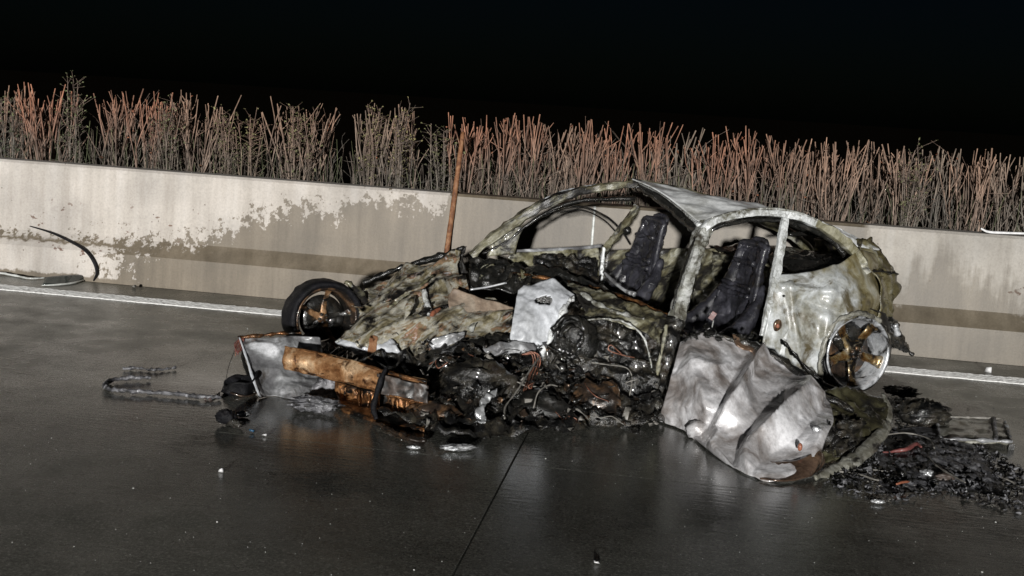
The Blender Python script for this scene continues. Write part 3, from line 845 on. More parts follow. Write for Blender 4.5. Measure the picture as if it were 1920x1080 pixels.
# --- charred seats
def seat(f0, s0, z0, sd_):
    g = Geo()
    rows = []
    prof = [(.98, .50, .14), (.93, .40, .17), (.84, .28, .22), (.72, .17, .245), (.55, .10, .25), (.40, .07, .24), (.28, .09, .23)]
    # backrest shell: front face
    sh = []
    for (zz, _, hw), ff in zip([(.96, 0, .12), (.90, 0, .135), (.78, 0, .16), (.62, 0, .20), (.46, 0, .22), (.32, 0, .22)], [-.06, -.045, -.015, .03, .075, .11]):
        r = []
        for q in range(5):
            x = (q - 2) / 2
            bol = .05 * abs(x) ** 2
            r.append(C(f0 + ff + bol, s0 + x * hw, z0 + zz))
        sh.append(r)
    back = sheet('seat_backrest', sh, M['seat'], car, n=(34, 50), amp=.035, freq=9, thick=.05, seed=sd_, fine=.004)
    # frame tubes
    lf = [sh[j][0] for j in range(6)]
    rf = [sh[j][4] for j in range(6)]
    loop = lf[::-1] + rf
    tube('seat_frame', loop, .02, M['seat'], car, parent=back, n=70, sides=8, amp=.008, freq=20)
    for zz, ff, hw in ((.85, -.02, .12), (.70, .015, .165), (.65, .03, .175)):
        tube('seat_bar', [C(f0 + ff + .075, s0 - hw, z0 + zz), C(f0 + ff + .05, s0, z0 + zz - .005), C(f0 + ff + .075, s0 + hw, z0 + zz)], [.016, .010, .015], M['seat'], car, parent=back, n=20, sides=8, amp=.025, freq=16, seed=sd_ + zz)
    hd = tube('headrest_rim', [C(f0 - .05, s0 - .085, z0 + .94), C(f0 - .055, s0 - .06, z0 + .985), C(f0 - .06, s0 + .06, z0 + .985), C(f0 - .05, s0 + .085, z0 + .94)], .018, M['seat'], car, parent=back, n=24, sides=8, amp=.01, freq=30)
    cu = []
    for ff, zz, hw in ((.10, .34, .22), (.22, .33, .24), (.36, .35, .25), (.48, .36, .24), (.54, .28, .23), (.54, .14, .22)):
        r = []
        for q in range(5):
            x = (q - 2) / 2
            r.append(C(f0 + ff, s0 + x * hw, z0 + zz + .07 * x * x))
        cu.append(r)
    sheet('seat_cushion', cu, M['seat'], car, n=(24, 34), amp=.03, freq=10, thick=.05, seed=sd_ + 3)
    # side bolster sweeping from the cushion up the back
    for sx in (-1, 1):
        tube('seat_bolster', [C(f0 + .50, s0 + sx * .25, z0 + .33), C(f0 + .32, s0 + sx * .26, z0 + .40), C(f0 + .18, s0 + sx * .25, z0 + .47), C(f0 + .08, s0 + sx * .23, z0 + .60), C(f0 + .02, s0 + sx * .19, z0 + .72)],
             [.035, .05, .055, .04, .02], M['seat'], car, n=30, sides=10, amp=.02, freq=14, seed=sd_ + sx)
seat(.66, .36, -.06, 1.0)
seat(.98, -.38, 0.0, 2.0)

# --- rear wheel: bare alloy rim with scorched spokes
def wheel(center, axis, R0, depth, spoke_off, mats, tyre=None, nsp=5, phase=.3):
    ax = Vector(axis).normalized()
    xx = ax.cross(Vector((0, 0, 1))).normalized()
    zz = xx.cross(ax)
    MM = Matrix((xx, ax, zz)).transposed()         # local x across, y outwards, z up
    if MM.determinant() < 0: MM = Matrix((-xx, ax, zz)).transposed()
    c = Vector(center)
    prof = [(R0 * .80, -depth), (R0 * .98, -depth), (R0 * .99, -depth * .8), (R0 * .90, -depth * .75), (R0 * .90, -depth * .12), (R0 * 1.0, -.004), (R0 * 1.01, .006), (R0 * .97, .010), (R0 * .93, .0), (R0 * .885, -.02), (R0 * .87, -depth * .7), (R0 * .80, -depth * .95)]
    n_ = 64
    V, F = [], []
    for i in range(n_):
        a = 2 * math.pi * i / n_
        for r, y in prof:
            k = 1 + .006 * noise.noise(Vector((math.cos(a) * 3, math.sin(a) * 3, y * 30)))
            V.append(c + MM @ Vector((math.cos(a) * r * k, y, math.sin(a) * r * k)))
    m_ = len(prof)
    for i in range(n_):
        for q in range(m_):
            a, b = i * m_ + q, i * m_ + (q + 1) % m_
            a2, b2 = ((i + 1) % n_) * m_ + q, ((i + 1) % n_) * m_ + (q + 1) % m_
            F.append((a, a2, b2, b))
    wh = build('wheel', V, F, mats[0], car)
    for k in range(nsp):
        a = 2 * math.pi * k / nsp + phase
        d, t = Vector((math.cos(a), 0, math.sin(a))), Vector((-math.sin(a), 0, math.cos(a)))
        pts = [c + MM @ (d * (R0 * r_) + Vector((0, spoke_off * k_ + .004, 0))) for r_, k_ in ((.12, .9), (.35, 1.0), (.62, .95), (.80, .75), (.90, .55))]
        tube('spoke', pts, [R0 * q_ * (.62 if tyre else 1) for q_ in (.20, .13, .12, .15, .21)], mats[1 if (k % 2 == 0 or not tyre) else 2], car, parent=wh, n=20, sides=12, amp=.010, freq=16, flat=.28, up=ax)
    hb = build('hub', *lump_geo(c + MM @ Vector((0, spoke_off - .005, 0)), R0 * .2, R0 * .2, R0 * .2, 2, amp=.1, n=(20, 11), M=MM), mats[1], car, parent=wh)
    g = Geo()
    for k in range(nsp):
        a = 2 * math.pi * (k + .5) / nsp + phase
        g.add(*lump_geo(c + MM @ Vector((math.cos(a) * R0 * .13, spoke_off + R0 * .15, math.sin(a) * R0 * .13)), .011, .011, .011, k, n=(8, 6), amp=.15))
    g.make('wheel_bolts', mats[2], car, wh)
    g = Geo()   # brake disc behind
    V, F = [], []
    for i in range(40):
        a = 2 * math.pi * i / 40
        for r, y in ((R0 * .2, -depth * .62), (R0 * .72, -depth * .62), (R0 * .72, -depth * .75), (R0 * .2, -depth * .75)):
            V.append(c + MM @ Vector((math.cos(a) * r, y, math.sin(a) * r)))
    for i in range(40):
        for q in range(4):
            a, b = i * 4 + q, i * 4 + (q + 1) % 4
            a2, b2 = ((i + 1) % 40) * 4 + q, ((i + 1) % 40) * 4 + (q + 1) % 4
            F.append((a, a2, b2, b))
    build('brake_disc', V, F, mats[2], car, parent=wh)
    if tyre:
        V, F = [], []
        T = tyre
        tp = [(R0 * .97, .0), (R0 * 1.05, .022), (T * .93, .028), (T * .985, .012), (T, -.02), (T, -depth + .02), (T * .985, -depth - .012), (T * .93, -depth - .028), (R0 * 1.05, -depth - .022), (R0 * .97, -depth)]
        for i in range(72):
            a = 2 * math.pi * i / 72
            for r, y in tp:
                p = Vector((math.cos(a) * r, y, math.sin(a) * r))
                k = 1 + .055 * crumple(p * 1.0, 10, 4)
                V.append(c + MM @ Vector((p.x * k, p.y, p.z * k)))
        m_ = len(tp)
        for i in range(72):
            for q in range(m_ - 1):
                a, a2 = i * m_ + q, ((i + 1) % 72) * m_ + q
                F.append((a, a2, a2 + 1, a + 1))
        build('tyre', V, F, M['rubber'], car, parent=wh)
    return wh
wc = Q(1609, 663, 's', .81)
rw = wheel(wc, CL + Vector((0, 0, .05)), .236, .20, -.055, (M['bright_alloy'], M['gold'], M['dark_alloy']), phase=math.radians(90 + 36))
build('brake_caliper', *lump_geo(wc - CL * .10 + Vector((0, 0, .10)) + CF * .03, .11, .05, .08, 9, n=(26, 16), amp=.6, M=Matrix.Rotation(HEAD, 3, 'Z')), M['soot'], car, parent=rw)
sheet('arch_liner', [[C(.44, .70, .12), C(.40, .74, .36), C(.22, .76, .54), C(.0, .74, .56), C(-.22, .66, .46), C(-.30, .62, .2)],
                     [C(.40, .50, .10), C(.36, .50, .34), C(.2, .50, .5), C(.0, .50, .52), C(-.18, .46, .42), C(-.26, .44, .18)],
                     [C(.2, .48, .10), C(.18, .48, .2), C(.12, .48, .3), C(.04, .48, .3), C(-.08, .46, .24), C(-.12, .44, .12)]], M['soot_dry'], car, n=(40, 24), amp=.03, freq=8, seed=5)
# charred tyre bead left on the rear rim
V, F = tube_geo([wc + (CF * math.cos(a) + Vector((0, 0, math.sin(a)))) * .25 - CL * .03 for a in [2 * math.pi * i / 24 for i in range(25)]], [.018] * 3, n=80, sides=8, amp=.02, freq=18)
build('tyre_bead', V, F, M['soot'], car, parent=rw)
fwc = Q(613, 599, 's', -.64)
wheel(fwc, CL + Vector((.22, 0, .06)), .208, .14, -.09, (M['dark_alloy'], M['bronze'], M['soot']), tyre=.252, phase=math.radians(100))

# --- hood and far wing
HDIR = (Q(860, 500, 's', -.6) - Q(660, 625, 's', -.1)).normalized()
sheet('hood', [
    [(672, 530, 's', -.78), (740, 508, 's', -.76), (805, 490, 's', -.75), (868, 468, 's', -.74)],
    [(690, 552, 's', -.55), (750, 532, 's', -.52), (810, 515, 's', -.55), (862, 500, 's', -.6)],
    [(675, 590, 's', -.3), (745, 560, 's', -.3), (820, 545, 's', -.25), (900, 556, 's', -.2)],
    [(650, 622, 's', -.1), (740, 600, 's', -.05), (840, 585, 's', .0), (958, 575, 's', .02)],
    [(640, 640, 's', .02), (735, 632, 's', .12), (850, 618, 's', .18), (962, 612, 's', .22)],
    [(690, 650, 's', .12), (770, 668, 's', .28), (860, 655, 's', .34), (965, 650, 's', .42)]], M['hood'], car, n=(110, 90), amp=.085, freq=4.6, thick=.006, ragged=.02, seed=21, fine=.003, aniso=(HDIR, 3.0), soft=True, brk=.016)
tube('wing_edge', [(680, 530, 's', -.8), (740, 506, 's', -.78), (800, 488, 's', -.77), (845, 475, 's', -.76), (872, 463, 's', -.76)], [.012, .02, .022, .018, .006], M['soot'], car, n=40, sides=8, amp=.03, freq=14)
sheet('wing_tip', [[(835, 478, 's', -.76), (855, 470, 's', -.76), (874, 462, 's', -.77)], [(835, 492, 's', -.74), (856, 490, 's', -.74), (872, 482, 's', -.74)], [(840, 520, 's', -.7), (860, 515, 's', -.7), (876, 510, 's', -.68)]],
      M['soot_dry'], car, n=(18, 18), amp=.05, freq=14, ragged=.1, seed=5)
sheet('hood_flap', [[(850, 540, 's', -.12), (905, 560, 's', .0), (962, 575, 's', .1)], [(840, 562, 's', -.08), (900, 580, 's', .05), (960, 592, 's', .15)], [(845, 590, 's', .05), (905, 604, 's', .15), (958, 612, 's', .22)]],
      burnt('beige_scorched_panel', [(.3, (.12, .085, .06)), (.5, (.26, .20, .15)), (.7, (.34, .29, .23))], scale=6, soot=.36, sscale=5, bump=.3, coat=.2), car, n=(34, 24), amp=.02, freq=7, seed=4)
tube('bonnet_stay', [(882, 543, 's', -.3), (915, 538, 's', -.3), (950, 530, 's', -.28)], .007, M['bright_alloy'], car, n=12, sides=6)
# grey lower folds in front of the hood
sheet('crumpled_wing', [[(628, 640, 's', -.05), (680, 625, 's', .0), (740, 640, 's', .15)], [(640, 650, 's', .0), (690, 645, 's', .1), (750, 655, 's', .22)], [(690, 672, 's', .1), (730, 668, 's', .2), (770, 680, 's', .3)]],
      M['plate'], car, n=(30, 20), amp=.05, freq=10, seed=17, ragged=.06)
tube('torn_fold', [(688, 575, 's', -.38), (676, 600, 's', -.3), (665, 625, 's', -.16), (632, 642, 's', -.04)], [.012, .016, .02, .012], M['ash'], car, n=30, sides=8, amp=.03, freq=16)
tube('torn_fold', [(648, 528, 's', -.74), (672, 545, 's', -.68), (690, 575, 's', -.5), (700, 605, 's', -.3)], [.012, .022, .02, .012], M['olive'], car, n=30, sides=8, amp=.04, freq=14)
tube('torn_fold', [(795, 545, 's', -.2), (800, 570, 's', -.12), (805, 600, 's', .0), (790, 630, 's', .1)], [.010, .02, .016, .010], M['ash'], car, n=30, sides=8, amp=.03, freq=16)
tube('scorched_strip', [(826, 578, 's', .02), (812, 588, 's', .06), (804, 605, 's', .1), (798, 622, 's', .14)], [.008, .016, .014, .010], M['orange'], car, n=20, sides=6, amp=.012, freq=20)
tube('scorched_strip', [(716, 590, 's', -.2), (722, 600, 's', -.16), (720, 612, 's', -.1)], [.010, .014, .008], M['orange'], car, n=14, sides=6, amp=.012, freq=20)
tube('scorched_strip', [(838, 588, 's', .02), (848, 585, 's', .03), (850, 592, 's', .05)], [.008, .012, .006], M['orange'], car, n=14, sides=6, amp=.012, freq=20)
# pale torn sheet with an oval hole
hc = Q(1019, 563, 's', .5)
def ohole(a, b, P):
    d = P - hc
    return (d.dot(RGT) / .055) ** 2 + (d.dot(UPV) / .026) ** 2 < 1
pale = sheet('torn_inner_panel', [
    [(972, 542, 's', .30), (1008, 528, 's', .30), (1045, 527, 's', .34), (1078, 553, 's', .42)],
    [(966, 575, 's', .42), (1005, 562, 's', .44), (1040, 560, 's', .46), (1066, 572, 's', .5)],
    [(961, 606, 's', .50), (992, 600, 's', .54), (1024, 600, 's', .54), (1050, 590, 's', .54)],
    [(957, 636, 's', .55), (985, 634, 's', .58), (1008, 640, 's', .58), (1034, 622, 's', .58)],
    [(980, 640, 's', .56), (995, 650, 's', .58), (1012, 652, 's', .58), (1028, 640, 's', .58)]], M['plate'], car, n=(56, 56), amp=.028, freq=6, hole=ohole, seed=9, fine=.003)
sheet('hole_backing', [[(995, 550, 's', .32), (1045, 550, 's', .36)], [(995, 578, 's', .34), (1045, 578, 's', .38)]], M['soot'], car, parent=pale, n=(6, 6), amp=.01)
tube('panel_fold', [(1076, 556, 's', .46), (1058, 582, 's', .54), (1042, 610, 's', .58), (1030, 640, 's', .6), (1012, 668, 's', .62)], [.010, .02, .022, .02, .010], M['ash'], car, parent=pale, n=34, sides=8, amp=.03, freq=14)
# near wing remains
sheet('wing_remains', [
    [(1062, 530, 's', .22), (1120, 545, 's', .38), (1180, 566, 's', .56), (1250, 590, 's', .7)],
    [(1078, 552, 's', .42), (1130, 570, 's', .55), (1188, 588, 's', .68), (1250, 606, 's', .77)],
    [(1090, 575, 's', .52), (1140, 588, 's', .66), (1196, 604, 's', .76), (1245, 625, 's', .8)],
    [(1100, 596, 's', .58), (1150, 604, 's', .72), (1200, 622, 's', .79), (1242, 650, 's', .82)]], M['pillar'], car, n=(64, 36), amp=.05, freq=7, seed=31, ragged=.03, fine=.004)
tube('wing_fold', [(1088, 548, 's', .45), (1120, 570, 's', .58), (1160, 586, 's', .7), (1208, 598, 's', .78)], [.006, .016, .020, .008], M['ash_dirty'], car, n=50, sides=10, amp=.03, freq=13, flat=.4)
# hinge post and sill
tube('hinge_post', [(1266, 600, 's', .74), (1254, 650, 's', .8), (1240, 710, 's', .86), (1222, 770, 's', .95)], [.05, .055, .055, .05], M['wreck'], car, n=40, sides=10, amp=.05, freq=12, seed=2)
tube('hinge_post_edge', [(1250, 610, 's', .82), (1240, 660, 's', .88), (1228, 720, 's', .93), (1212, 785, 's', 1.02)], [.008, .012, .012, .010], M['olive'], car, n=34, sides=6, amp=.015, freq=18)
tube('sill', [C(1.75, .82, .12), C(1.3, .82, .12), C(.85, .82, .12), C(.45, .82, .13)], .07, M['wreck'], car, n=30, sides=10, amp=.04, freq=8)
# --- crushed front: dark tangle down to the road
sheet('crushed_front', [
    [(690, 655, 's', .14), (790, 672, 's', .32), (890, 655, 's', .38), (985, 650, 's', .5), (1065, 645, 's', .6), (1150, 640, 's', .70), (1240, 645, 's', .80)],
    [(665, 700, 's', .30), (780, 708, 's', .48), (880, 695, 's', .54), (985, 690, 's', .64), (1075, 688, 's', .72), (1155, 680, 's', .80), (1238, 690, 's', .88)],
    [(650, 738, 'd', 6.72), (775, 752, 'd', 6.58), (870, 755, 'd', 6.5), (985, 745, 'd', 6.6), (1085, 745, 'd', 6.66), (1165, 735, 'd', 6.7), (1236, 735, 'd', 6.74)],
    [(640, 772, 'z', .0), (770, 800, 'z', .0), (850, 824, 'z', 0), (985, 818, 'z', 0), (1100, 808, 'z', 0), (1172, 803, 'z', 0), (1245, 800, 'z', 0)]],
    M['wreck'], car, n=(120, 64), amp=.13, freq=5, seed=41, fine=.006, thick=.008, soft=True)
# dark upper edge between hood and tangle
sheet('engine_cover', [[(780, 675, 's', .3), (850, 640, 's', .3), (890, 628, 's', .3), (962, 628, 's', .42)], [(790, 690, 's', .4), (850, 665, 's', .42), (900, 648, 's', .46), (965, 645, 's', .52)],
                       [(800, 705, 's', .46), (860, 690, 's', .5), (910, 675, 's', .54), (970, 662, 's', .58)]], M['soot'], car, n=(44, 22), amp=.07, freq=9, ragged=.08, seed=23)
sheet('torn_strip', [[(905, 655, 's', .55), (950, 640, 's', .57), (1000, 645, 's', .62)], [(910, 660, 's', .58), (950, 652, 's', .6), (1005, 655, 's', .64)], [(925, 668, 's', .6), (960, 662, 's', .62), (1000, 664, 's', .65)]],
      M['fender'], car, n=(26, 12), amp=.035, freq=13, seed=4)
sheet('torn_strip', [[(800, 640, 's', .28), (840, 628, 's', .3), (872, 622, 's', .3)], [(815, 655, 's', .32), (850, 645, 's', .34), (870, 632, 's', .34)]], M['fender'], car, n=(22, 12), amp=.04, freq=13, seed=6)
sheet('inner_wing', [
    [(1030, 600, 's', .48), (1085, 592, 's', .56), (1150, 604, 's', .66), (1205, 622, 's', .72), (1240, 640, 's', .76)],
    [(1035, 630, 's', .56), (1090, 628, 's', .60), (1150, 636, 's', .68), (1205, 650, 's', .76), (1240, 670, 's', .80)],
    [(1030, 665, 's', .64), (1085, 668, 's', .68), (1150, 672, 's', .75), (1205, 688, 's', .82), (1238, 705, 's', .86)],
    [(1030, 705, 's', .74), (1085, 712, 's', .78), (1150, 715, 's', .84), (1205, 728, 's', .90), (1235, 745, 's', .94)]],
    M['wreck'], car, n=(80, 56), amp=.10, freq=6, seed=33, aniso=(Vector((0, 0, 1)), 2.2), soft=True, brk=.02, fine=.003)
sheet('bulkhead_remains', [
    [(960, 640, 's', .50), (1000, 655, 's', .58), (1040, 660, 's', .64)], [(960, 690, 's', .62), (1000, 695, 's', .68), (1045, 700, 's', .74)], [(955, 745, 'd', 6.56), (1000, 750, 'd', 6.52), (1050, 755, 'd', 6.52)]],
    M['wreck'], car, n=(40, 44), amp=.09, freq=7, seed=35, soft=True, brk=.02)
# wheel-well: rings of a burnt strut and hub on the near side
wcn = Q(1066, 632, 's', .72)
for rr, off, mt in ((.12, .0, 'soot'), (.095, .03, 'soot'), (.07, .045, 'wreck')):
    pts = [wcn + CL * off + (CF * math.cos(a) * .85 + Vector((0, 0, math.sin(a)))) * rr for a in [2 * math.pi * i / 16 for i in range(17)]]
    tube('strut_ring', pts[:13], .008, M[mt], car, n=50, sides=6, amp=.05, freq=9, seed=rr)
build('hub_carrier', *lump_geo(Q(1080, 640, 's', .66), .13, .08, .13, 5, n=(24, 14), amp=.5), M['soot'], car)
build('gearbox_lump', *lump_geo(Q(1150, 664, 's', .66), .16, .10, .15, 8, n=(40, 26), amp=.9, freq=2.2), M['wreck'], car)
build('engine_lump', *lump_geo(Q(900, 720, 'd', 6.62), .2, .14, .13, 11, n=(30, 18), amp=.6), M['wreck'], car)
build('engine_lump', *lump_geo(Q(1120, 755, 'd', 6.62), .15, .09, .12, 13, n=(26, 16), amp=.6), M['dark_alloy'], car)
build('engine_lump', *lump_geo(Q(810, 790, 'd', 6.32), .17, .09, .10, 15, n=(30, 18), amp=.5), M['dark_alloy'], car)
build('engine_lump', *lump_geo(Q(1010, 770, 'd', 6.45), .16, .09, .10, 17, n=(26, 16), amp=.6), M['soot'], car)
sheet('cast_bracket', [[(898, 745, 'd', 6.3), (918, 738, 'd', 6.3), (934, 732, 'd', 6.3)], [(892, 770, 'd', 6.22), (905, 765, 'd', 6.2), (915, 762, 'd', 6.2)], [(897, 800, 'd', 6.1), (906, 806, 'd', 6.08), (912, 812, 'd', 6.06)]],
      M['silver'], car, n=(30, 44), amp=.05, freq=12, thick=.008, seed=3, ragged=.25)
# pale arc of the inner wing over the wheel-well
tube('inner_wing_lip', [(1098, 600, 's', .78), (1140, 598, 's', .82), (1180, 608, 's', .86), (1206, 632, 's', .9), (1218, 668, 's', .94), (1222, 690, 's', .96)], [.003, .005, .006, .005, .003], M['ash_dirty'], car, n=60, sides=6, amp=.012, freq=24)
tube('brake_pipe', [(1108, 680, 's', .9), (1140, 684, 's', .92), (1175, 690, 's', .94), (1185, 710, 's', .95), (1180, 745, 's', .97), (1176, 775, 's', 1.0)], .0035, M['wire_grey'], car, n=40, sides=6, amp=.006, freq=20)
tube('brake_pipe', [(1000, 765, 'd', 6.2), (1010, 735, 'd', 6.24), (1030, 722, 'd', 6.3), (1045, 724, 'd', 6.34)], .0035, M['wire_grey'], car, n=30, sides=6, amp=.006, freq=20)
# copper wiring hanging at the middle
for k, (du, m_) in enumerate(((0, 'wire_copper'), (5, 'wire_copper'), (-4, 'wire_copper'), (9, 'orange'))):
    tube('wiring', [(980 + du * .4, 665, 's', .70), (998 + du, 660 + k, 's', .72), (1004 + du, 678, 's', .74), (996 + du, 700 + 2 * k, 's', .78), (988 + du, 725, 'd', 6.5), (982 + du, 748 + 3 * k, 'd', 6.42)],
         .003, M[m_], car, n=40, sides=5, amp=.004, freq=30)
build('wire_plug', *box_geo(Q(990, 752, 'd', 6.4), .04, .025, .03, Matrix.Rotation(.4, 3, 'Z')), M['wire_grey'], car, smooth=False)
tube('wiring', [(1012, 668, 's', .72), (990, 700, 'd', 6.55), (968, 735, 'd', 6.4), (948, 762, 'd', 6.3), (946, 785, 'd', 6.2)], .005, M['wire_grey'], car, n=40, sides=5, amp=.006, freq=20)
# loose strips and wires over the tangle
Rw = random.Random(11)
for k in range(26):
    u, v = Rw.uniform(800, 1225), Rw.uniform(640, 790)
    dd = 6.95 - (v - 640) / 160 * .62
    pts = [Q(u, v, 'd', dd - .08)]
    for q in range(4):
        u += Rw.uniform(-26, 26)
        v += Rw.uniform(-14, 18)
        pts.append(Q(u, min(v, 798), 'd', dd - .1 + Rw.uniform(-.05, .05)))
    tube('wiring', pts, Rw.choice((.002, .0025, .0035)), M[Rw.choice(('wire_grey', 'soot', 'soot', 'wreck', 'wire_copper', 'wire_grey'))], car, n=26, sides=5, amp=.004, freq=24)
# torn scraps in the tangle (too small to count)
def scraps(name, n, area, mats_, sizes, seed, dfun, bend=.6, zmin=None):
    Rr = random.Random(seed)
    gs = {m_: Geo() for m_ in mats_}
    for k in range(n):
        while True:
            u, v = Rr.uniform(area[0], area[2]), Rr.uniform(area[1], area[3])
            p = dfun(u, v, Rr)
            if p is not None: break
        gs[Rr.choice(mats_)].add(*plate_geo(p, Rr.uniform(*sizes), Rr, bend=bend))
    out = []
    for m_, g in gs.items():
        if g.v:
            out.append(tag(g.make(name, M[m_], car), kind='stuff'))
    return out
def tang(u, v, r):
    if v > 700 and u < 760: return None
    d = 6.98 - (v - 640) / 160 * .66 + (u - 1000) * .0006
    p = Q(u, v, 'd', d - r.uniform(.03, .14))
    return p if p.z > .02 else None
scraps('torn_scraps', 250, (780, 640, 1240, 812), ['wreck', 'soot', 'wreck', 'soot', 'dark_alloy', 'wire_grey'], (.015, .06), 5, tang)
def hoodp(u, v, r):
    e = (v - 545 + (u - 800) * .25)
    if not (0 < e < 110): return None
    s = -.42 + (v - 530) / 120 * .8
    return Q(u, v, 's', s) + Vector((0, -.02, r.uniform(.0, .05)))
scraps('torn_scraps', 16, (650, 520, 955, 665), ['hood', 'olive', 'ash_dirty', 'soot'], (.02, .055), 6, hoodp)
Rh = random.Random(61)
for k in range(11):                                   # long torn folds lying along the hood
    t = (k + Rh.random()) / 11
    a = Q(650 + t * 130, 640 - t * 20 + Rh.uniform(-60, 14), 's', -.05 + t * .25 + Rh.uniform(-.3, .05))
    L = Rh.uniform(.25, .6)
    dv = (HDIR + Vector((Rh.gauss(0, .25), Rh.gauss(0, .25), Rh.gauss(0, .10)))).normalized()
    z_ = Vector((0, 0, 1))
    V, F = tube_geo([a + z_ * .03, a + dv * L * .35 + z_ * Rh.uniform(.01, .05), a + dv * L * .7 + z_ * Rh.uniform(0, .04), a + dv * L], [.005, Rh.uniform(.012, .03), Rh.uniform(.012, .03), .005], n=30, sides=8, amp=.025, freq=11, flat=.45, seed=k)
    build('torn_fold', V, F, M[Rh.choice(('hood', 'olive', 'ash_dirty', 'hood', 'wreck', 'pillar'))], car)
def dashp(u, v, r):
    s = -.5 + (u - 890) / 360 * 1.1
    return Q(u, 500 + (u - 890) * .27 + r.uniform(-12, 30), 's', s)
scraps('torn_scraps', 90, (890, 480, 1250, 560), ['soot', 'wreck', 'soot', 'olive'], (.025, .07), 7, dashp)
def cabin(u, v, r):
    f, s = r.uniform(.5, 1.6), r.uniform(-.65, .7)
    return C(f, s, .18 + r.uniform(0, .18))
scraps('torn_scraps', 140, (0, 0, 1, 1), ['soot', 'wreck', 'soot_dry', 'olive'], (.04, .12), 8, cabin)
def tailp(u, v, r):
    return Q(u, v, 's', .45 - (u - 1600) / 70 * .2) + Vector((0, -.04, 0))
build('seat_belt_tag', *box_geo(Q(1336, 592, 's', .7), .03, .02, .05, Matrix.Rotation(.5, 3, 'Y')), M['wire_red'], car, smooth=False)
tube('seat_belt_wire', [(1338, 600, 's', .72), (1333, 618, 's', .78), (1318, 640, 's', .86)], .004, M['trim'], car, n=14, sides=5)

# --- bumper beam, radiator
beam = [(536, 672, 'z', .19), (580, 683, 'z', .19), (650, 700, 'z', .175), (720, 722, 'z', .165), (798, 742, 'z', .15)]
bm_ = sheet('bumper_beam', [[(536, 653, 'd', 6.66), (600, 664, 'd', 6.6), (680, 684, 'd', 6.5), (740, 702, 'd', 6.42), (800, 716, 'd', 6.36)],
                            [(534, 672, 'd', 6.62), (600, 684, 'd', 6.56), (680, 704, 'd', 6.46), (740, 722, 'd', 6.38), (800, 738, 'd', 6.32)],
                            [(537, 688, 'd', 6.64), (600, 703, 'd', 6.58), (680, 722, 'd', 6.48), (740, 741, 'd', 6.40), (800, 756, 'd', 6.34)]],
             M['copper'], car, n=(60, 18), amp=.010, freq=9, thick=.05, seed=3)
bm_.modifiers[0].offset = -1 if False else 0
tube('beam_flange', [(536, 653, 'd', 6.64), (600, 664, 'd', 6.575), (680, 684, 'd', 6.475), (740, 702, 'd', 6.39), (800, 716, 'd', 6.33)], [.006, .009, .009, .008], M['copper_dark'], car, parent=bm_, n=40, sides=6, amp=.008, freq=16)
tube('beam_flange', [(537, 689, 'd', 6.62), (600, 704, 'd', 6.555), (680, 723, 'd', 6.455), (740, 742, 'd', 6.37), (800, 757, 'd', 6.31)], [.006, .009, .009, .008], M['copper_dark'], car, parent=bm_, n=40, sides=6, amp=.008, freq=16)
sheet('beam_strap', [[(706, 700, 'd', 6.36), (806, 722, 'd', 6.29)], [(710, 738, 'd', 6.35), (806, 757, 'd', 6.28)]], M['grey_strap'], car, parent=bm_, n=(34, 18), amp=.025, freq=8, thick=.008, ragged=.06)
tube('hanging_cable', [(724, 690, 'd', 6.34), (714, 712, 'd', 6.31), (706, 740, 'd', 6.29), (700, 765, 'd', 6.27), (706, 786, 'd', 6.24)], [.010, .014, .014, .016, .010], M['rubber'], car, n=30, sides=8, amp=.006, freq=20)
# radiator fins below the beam, each a thin upright plate
rad0, rad1 = Q(634, 742, 'd', 6.55), Q(800, 768, 'd', 6.36)
rb = sheet('radiator_core', [[(630, 716, 'd', 6.60), (715, 738, 'd', 6.48), (802, 756, 'd', 6.38)], [(632, 745, 'd', 6.56), (715, 768, 'd', 6.45), (798, 782, 'd', 6.34)], [(640, 770, 'z', .01), (715, 795, 'z', .0), (796, 812, 'z', .0)]],
           M['copper_dark'], car, n=(50, 24), amp=.03, freq=9, thick=.03, seed=8)
for k in range(26):
    t = k / 25
    a, b = crom([(636, 722, 'd', 6.565), (715, 742, 'd', 6.445), (798, 758, 'd', 6.345)], 26)[k], crom([(642, 764, 'd', 6.5), (715, 790, 'd', 6.38), (794, 806, 'd', 6.26)], 26)[k]
    Rf = random.Random(k)
    if Rf.random() < .3: continue
    b = a.lerp(b, Rf.uniform(.35, 1.0)) + Vector((Rf.uniform(-.02, .02), 0, 0))
    tube('radiator_fin', [a, a.lerp(b, .5) + Vector((Rf.uniform(-.008, .008), Rf.uniform(-.01, .01), 0)), b], [.004 + Rf.random() * .006, .005, .003], M['copper_dark' if k % 4 else 'copper'], car, parent=rb, n=14, sides=5, amp=.012, freq=24)
# lower front lip lying on the road
tube('lower_lip', [(700, 792, 'z', .02), (730, 806, 'z', .02), (765, 822, 'z', .02), (800, 828, 'z', .02)], [.006, .012, .014, .006], M['dark_alloy'], car, n=24, sides=8, amp=.02, freq=20)
# rusty bracket standing behind the beam
tube('bracket', [(702, 632, 's', .1), (698, 655, 's', .14), (694, 684, 's', .18)], [.022, .025, .022], M['rust'], car, n=14, sides=6, amp=.01, freq=20, square=True)
for k in range(10):
    u = 575 + k * 14
    tube('front_strut', [(u, 655 + (u - 575) * .22, 's', .02), (u + Rw.uniform(-14, 14), 640 + (u - 575) * .2, 's', -.1), (u + Rw.uniform(-20, 20), 655 + (u - 575) * .2, 's', -.2)], Rw.choice((.008, .012)), M[Rw.choice(('soot', 'wreck', 'dark_alloy'))], car, n=14, sides=6, amp=.02, freq=16)
build('burnt_fan', *lump_geo(Q(612, 748, 'd', 6.7), .10, .09, .12, 21, n=(22, 14), amp=.7), M['ashheap'], car)
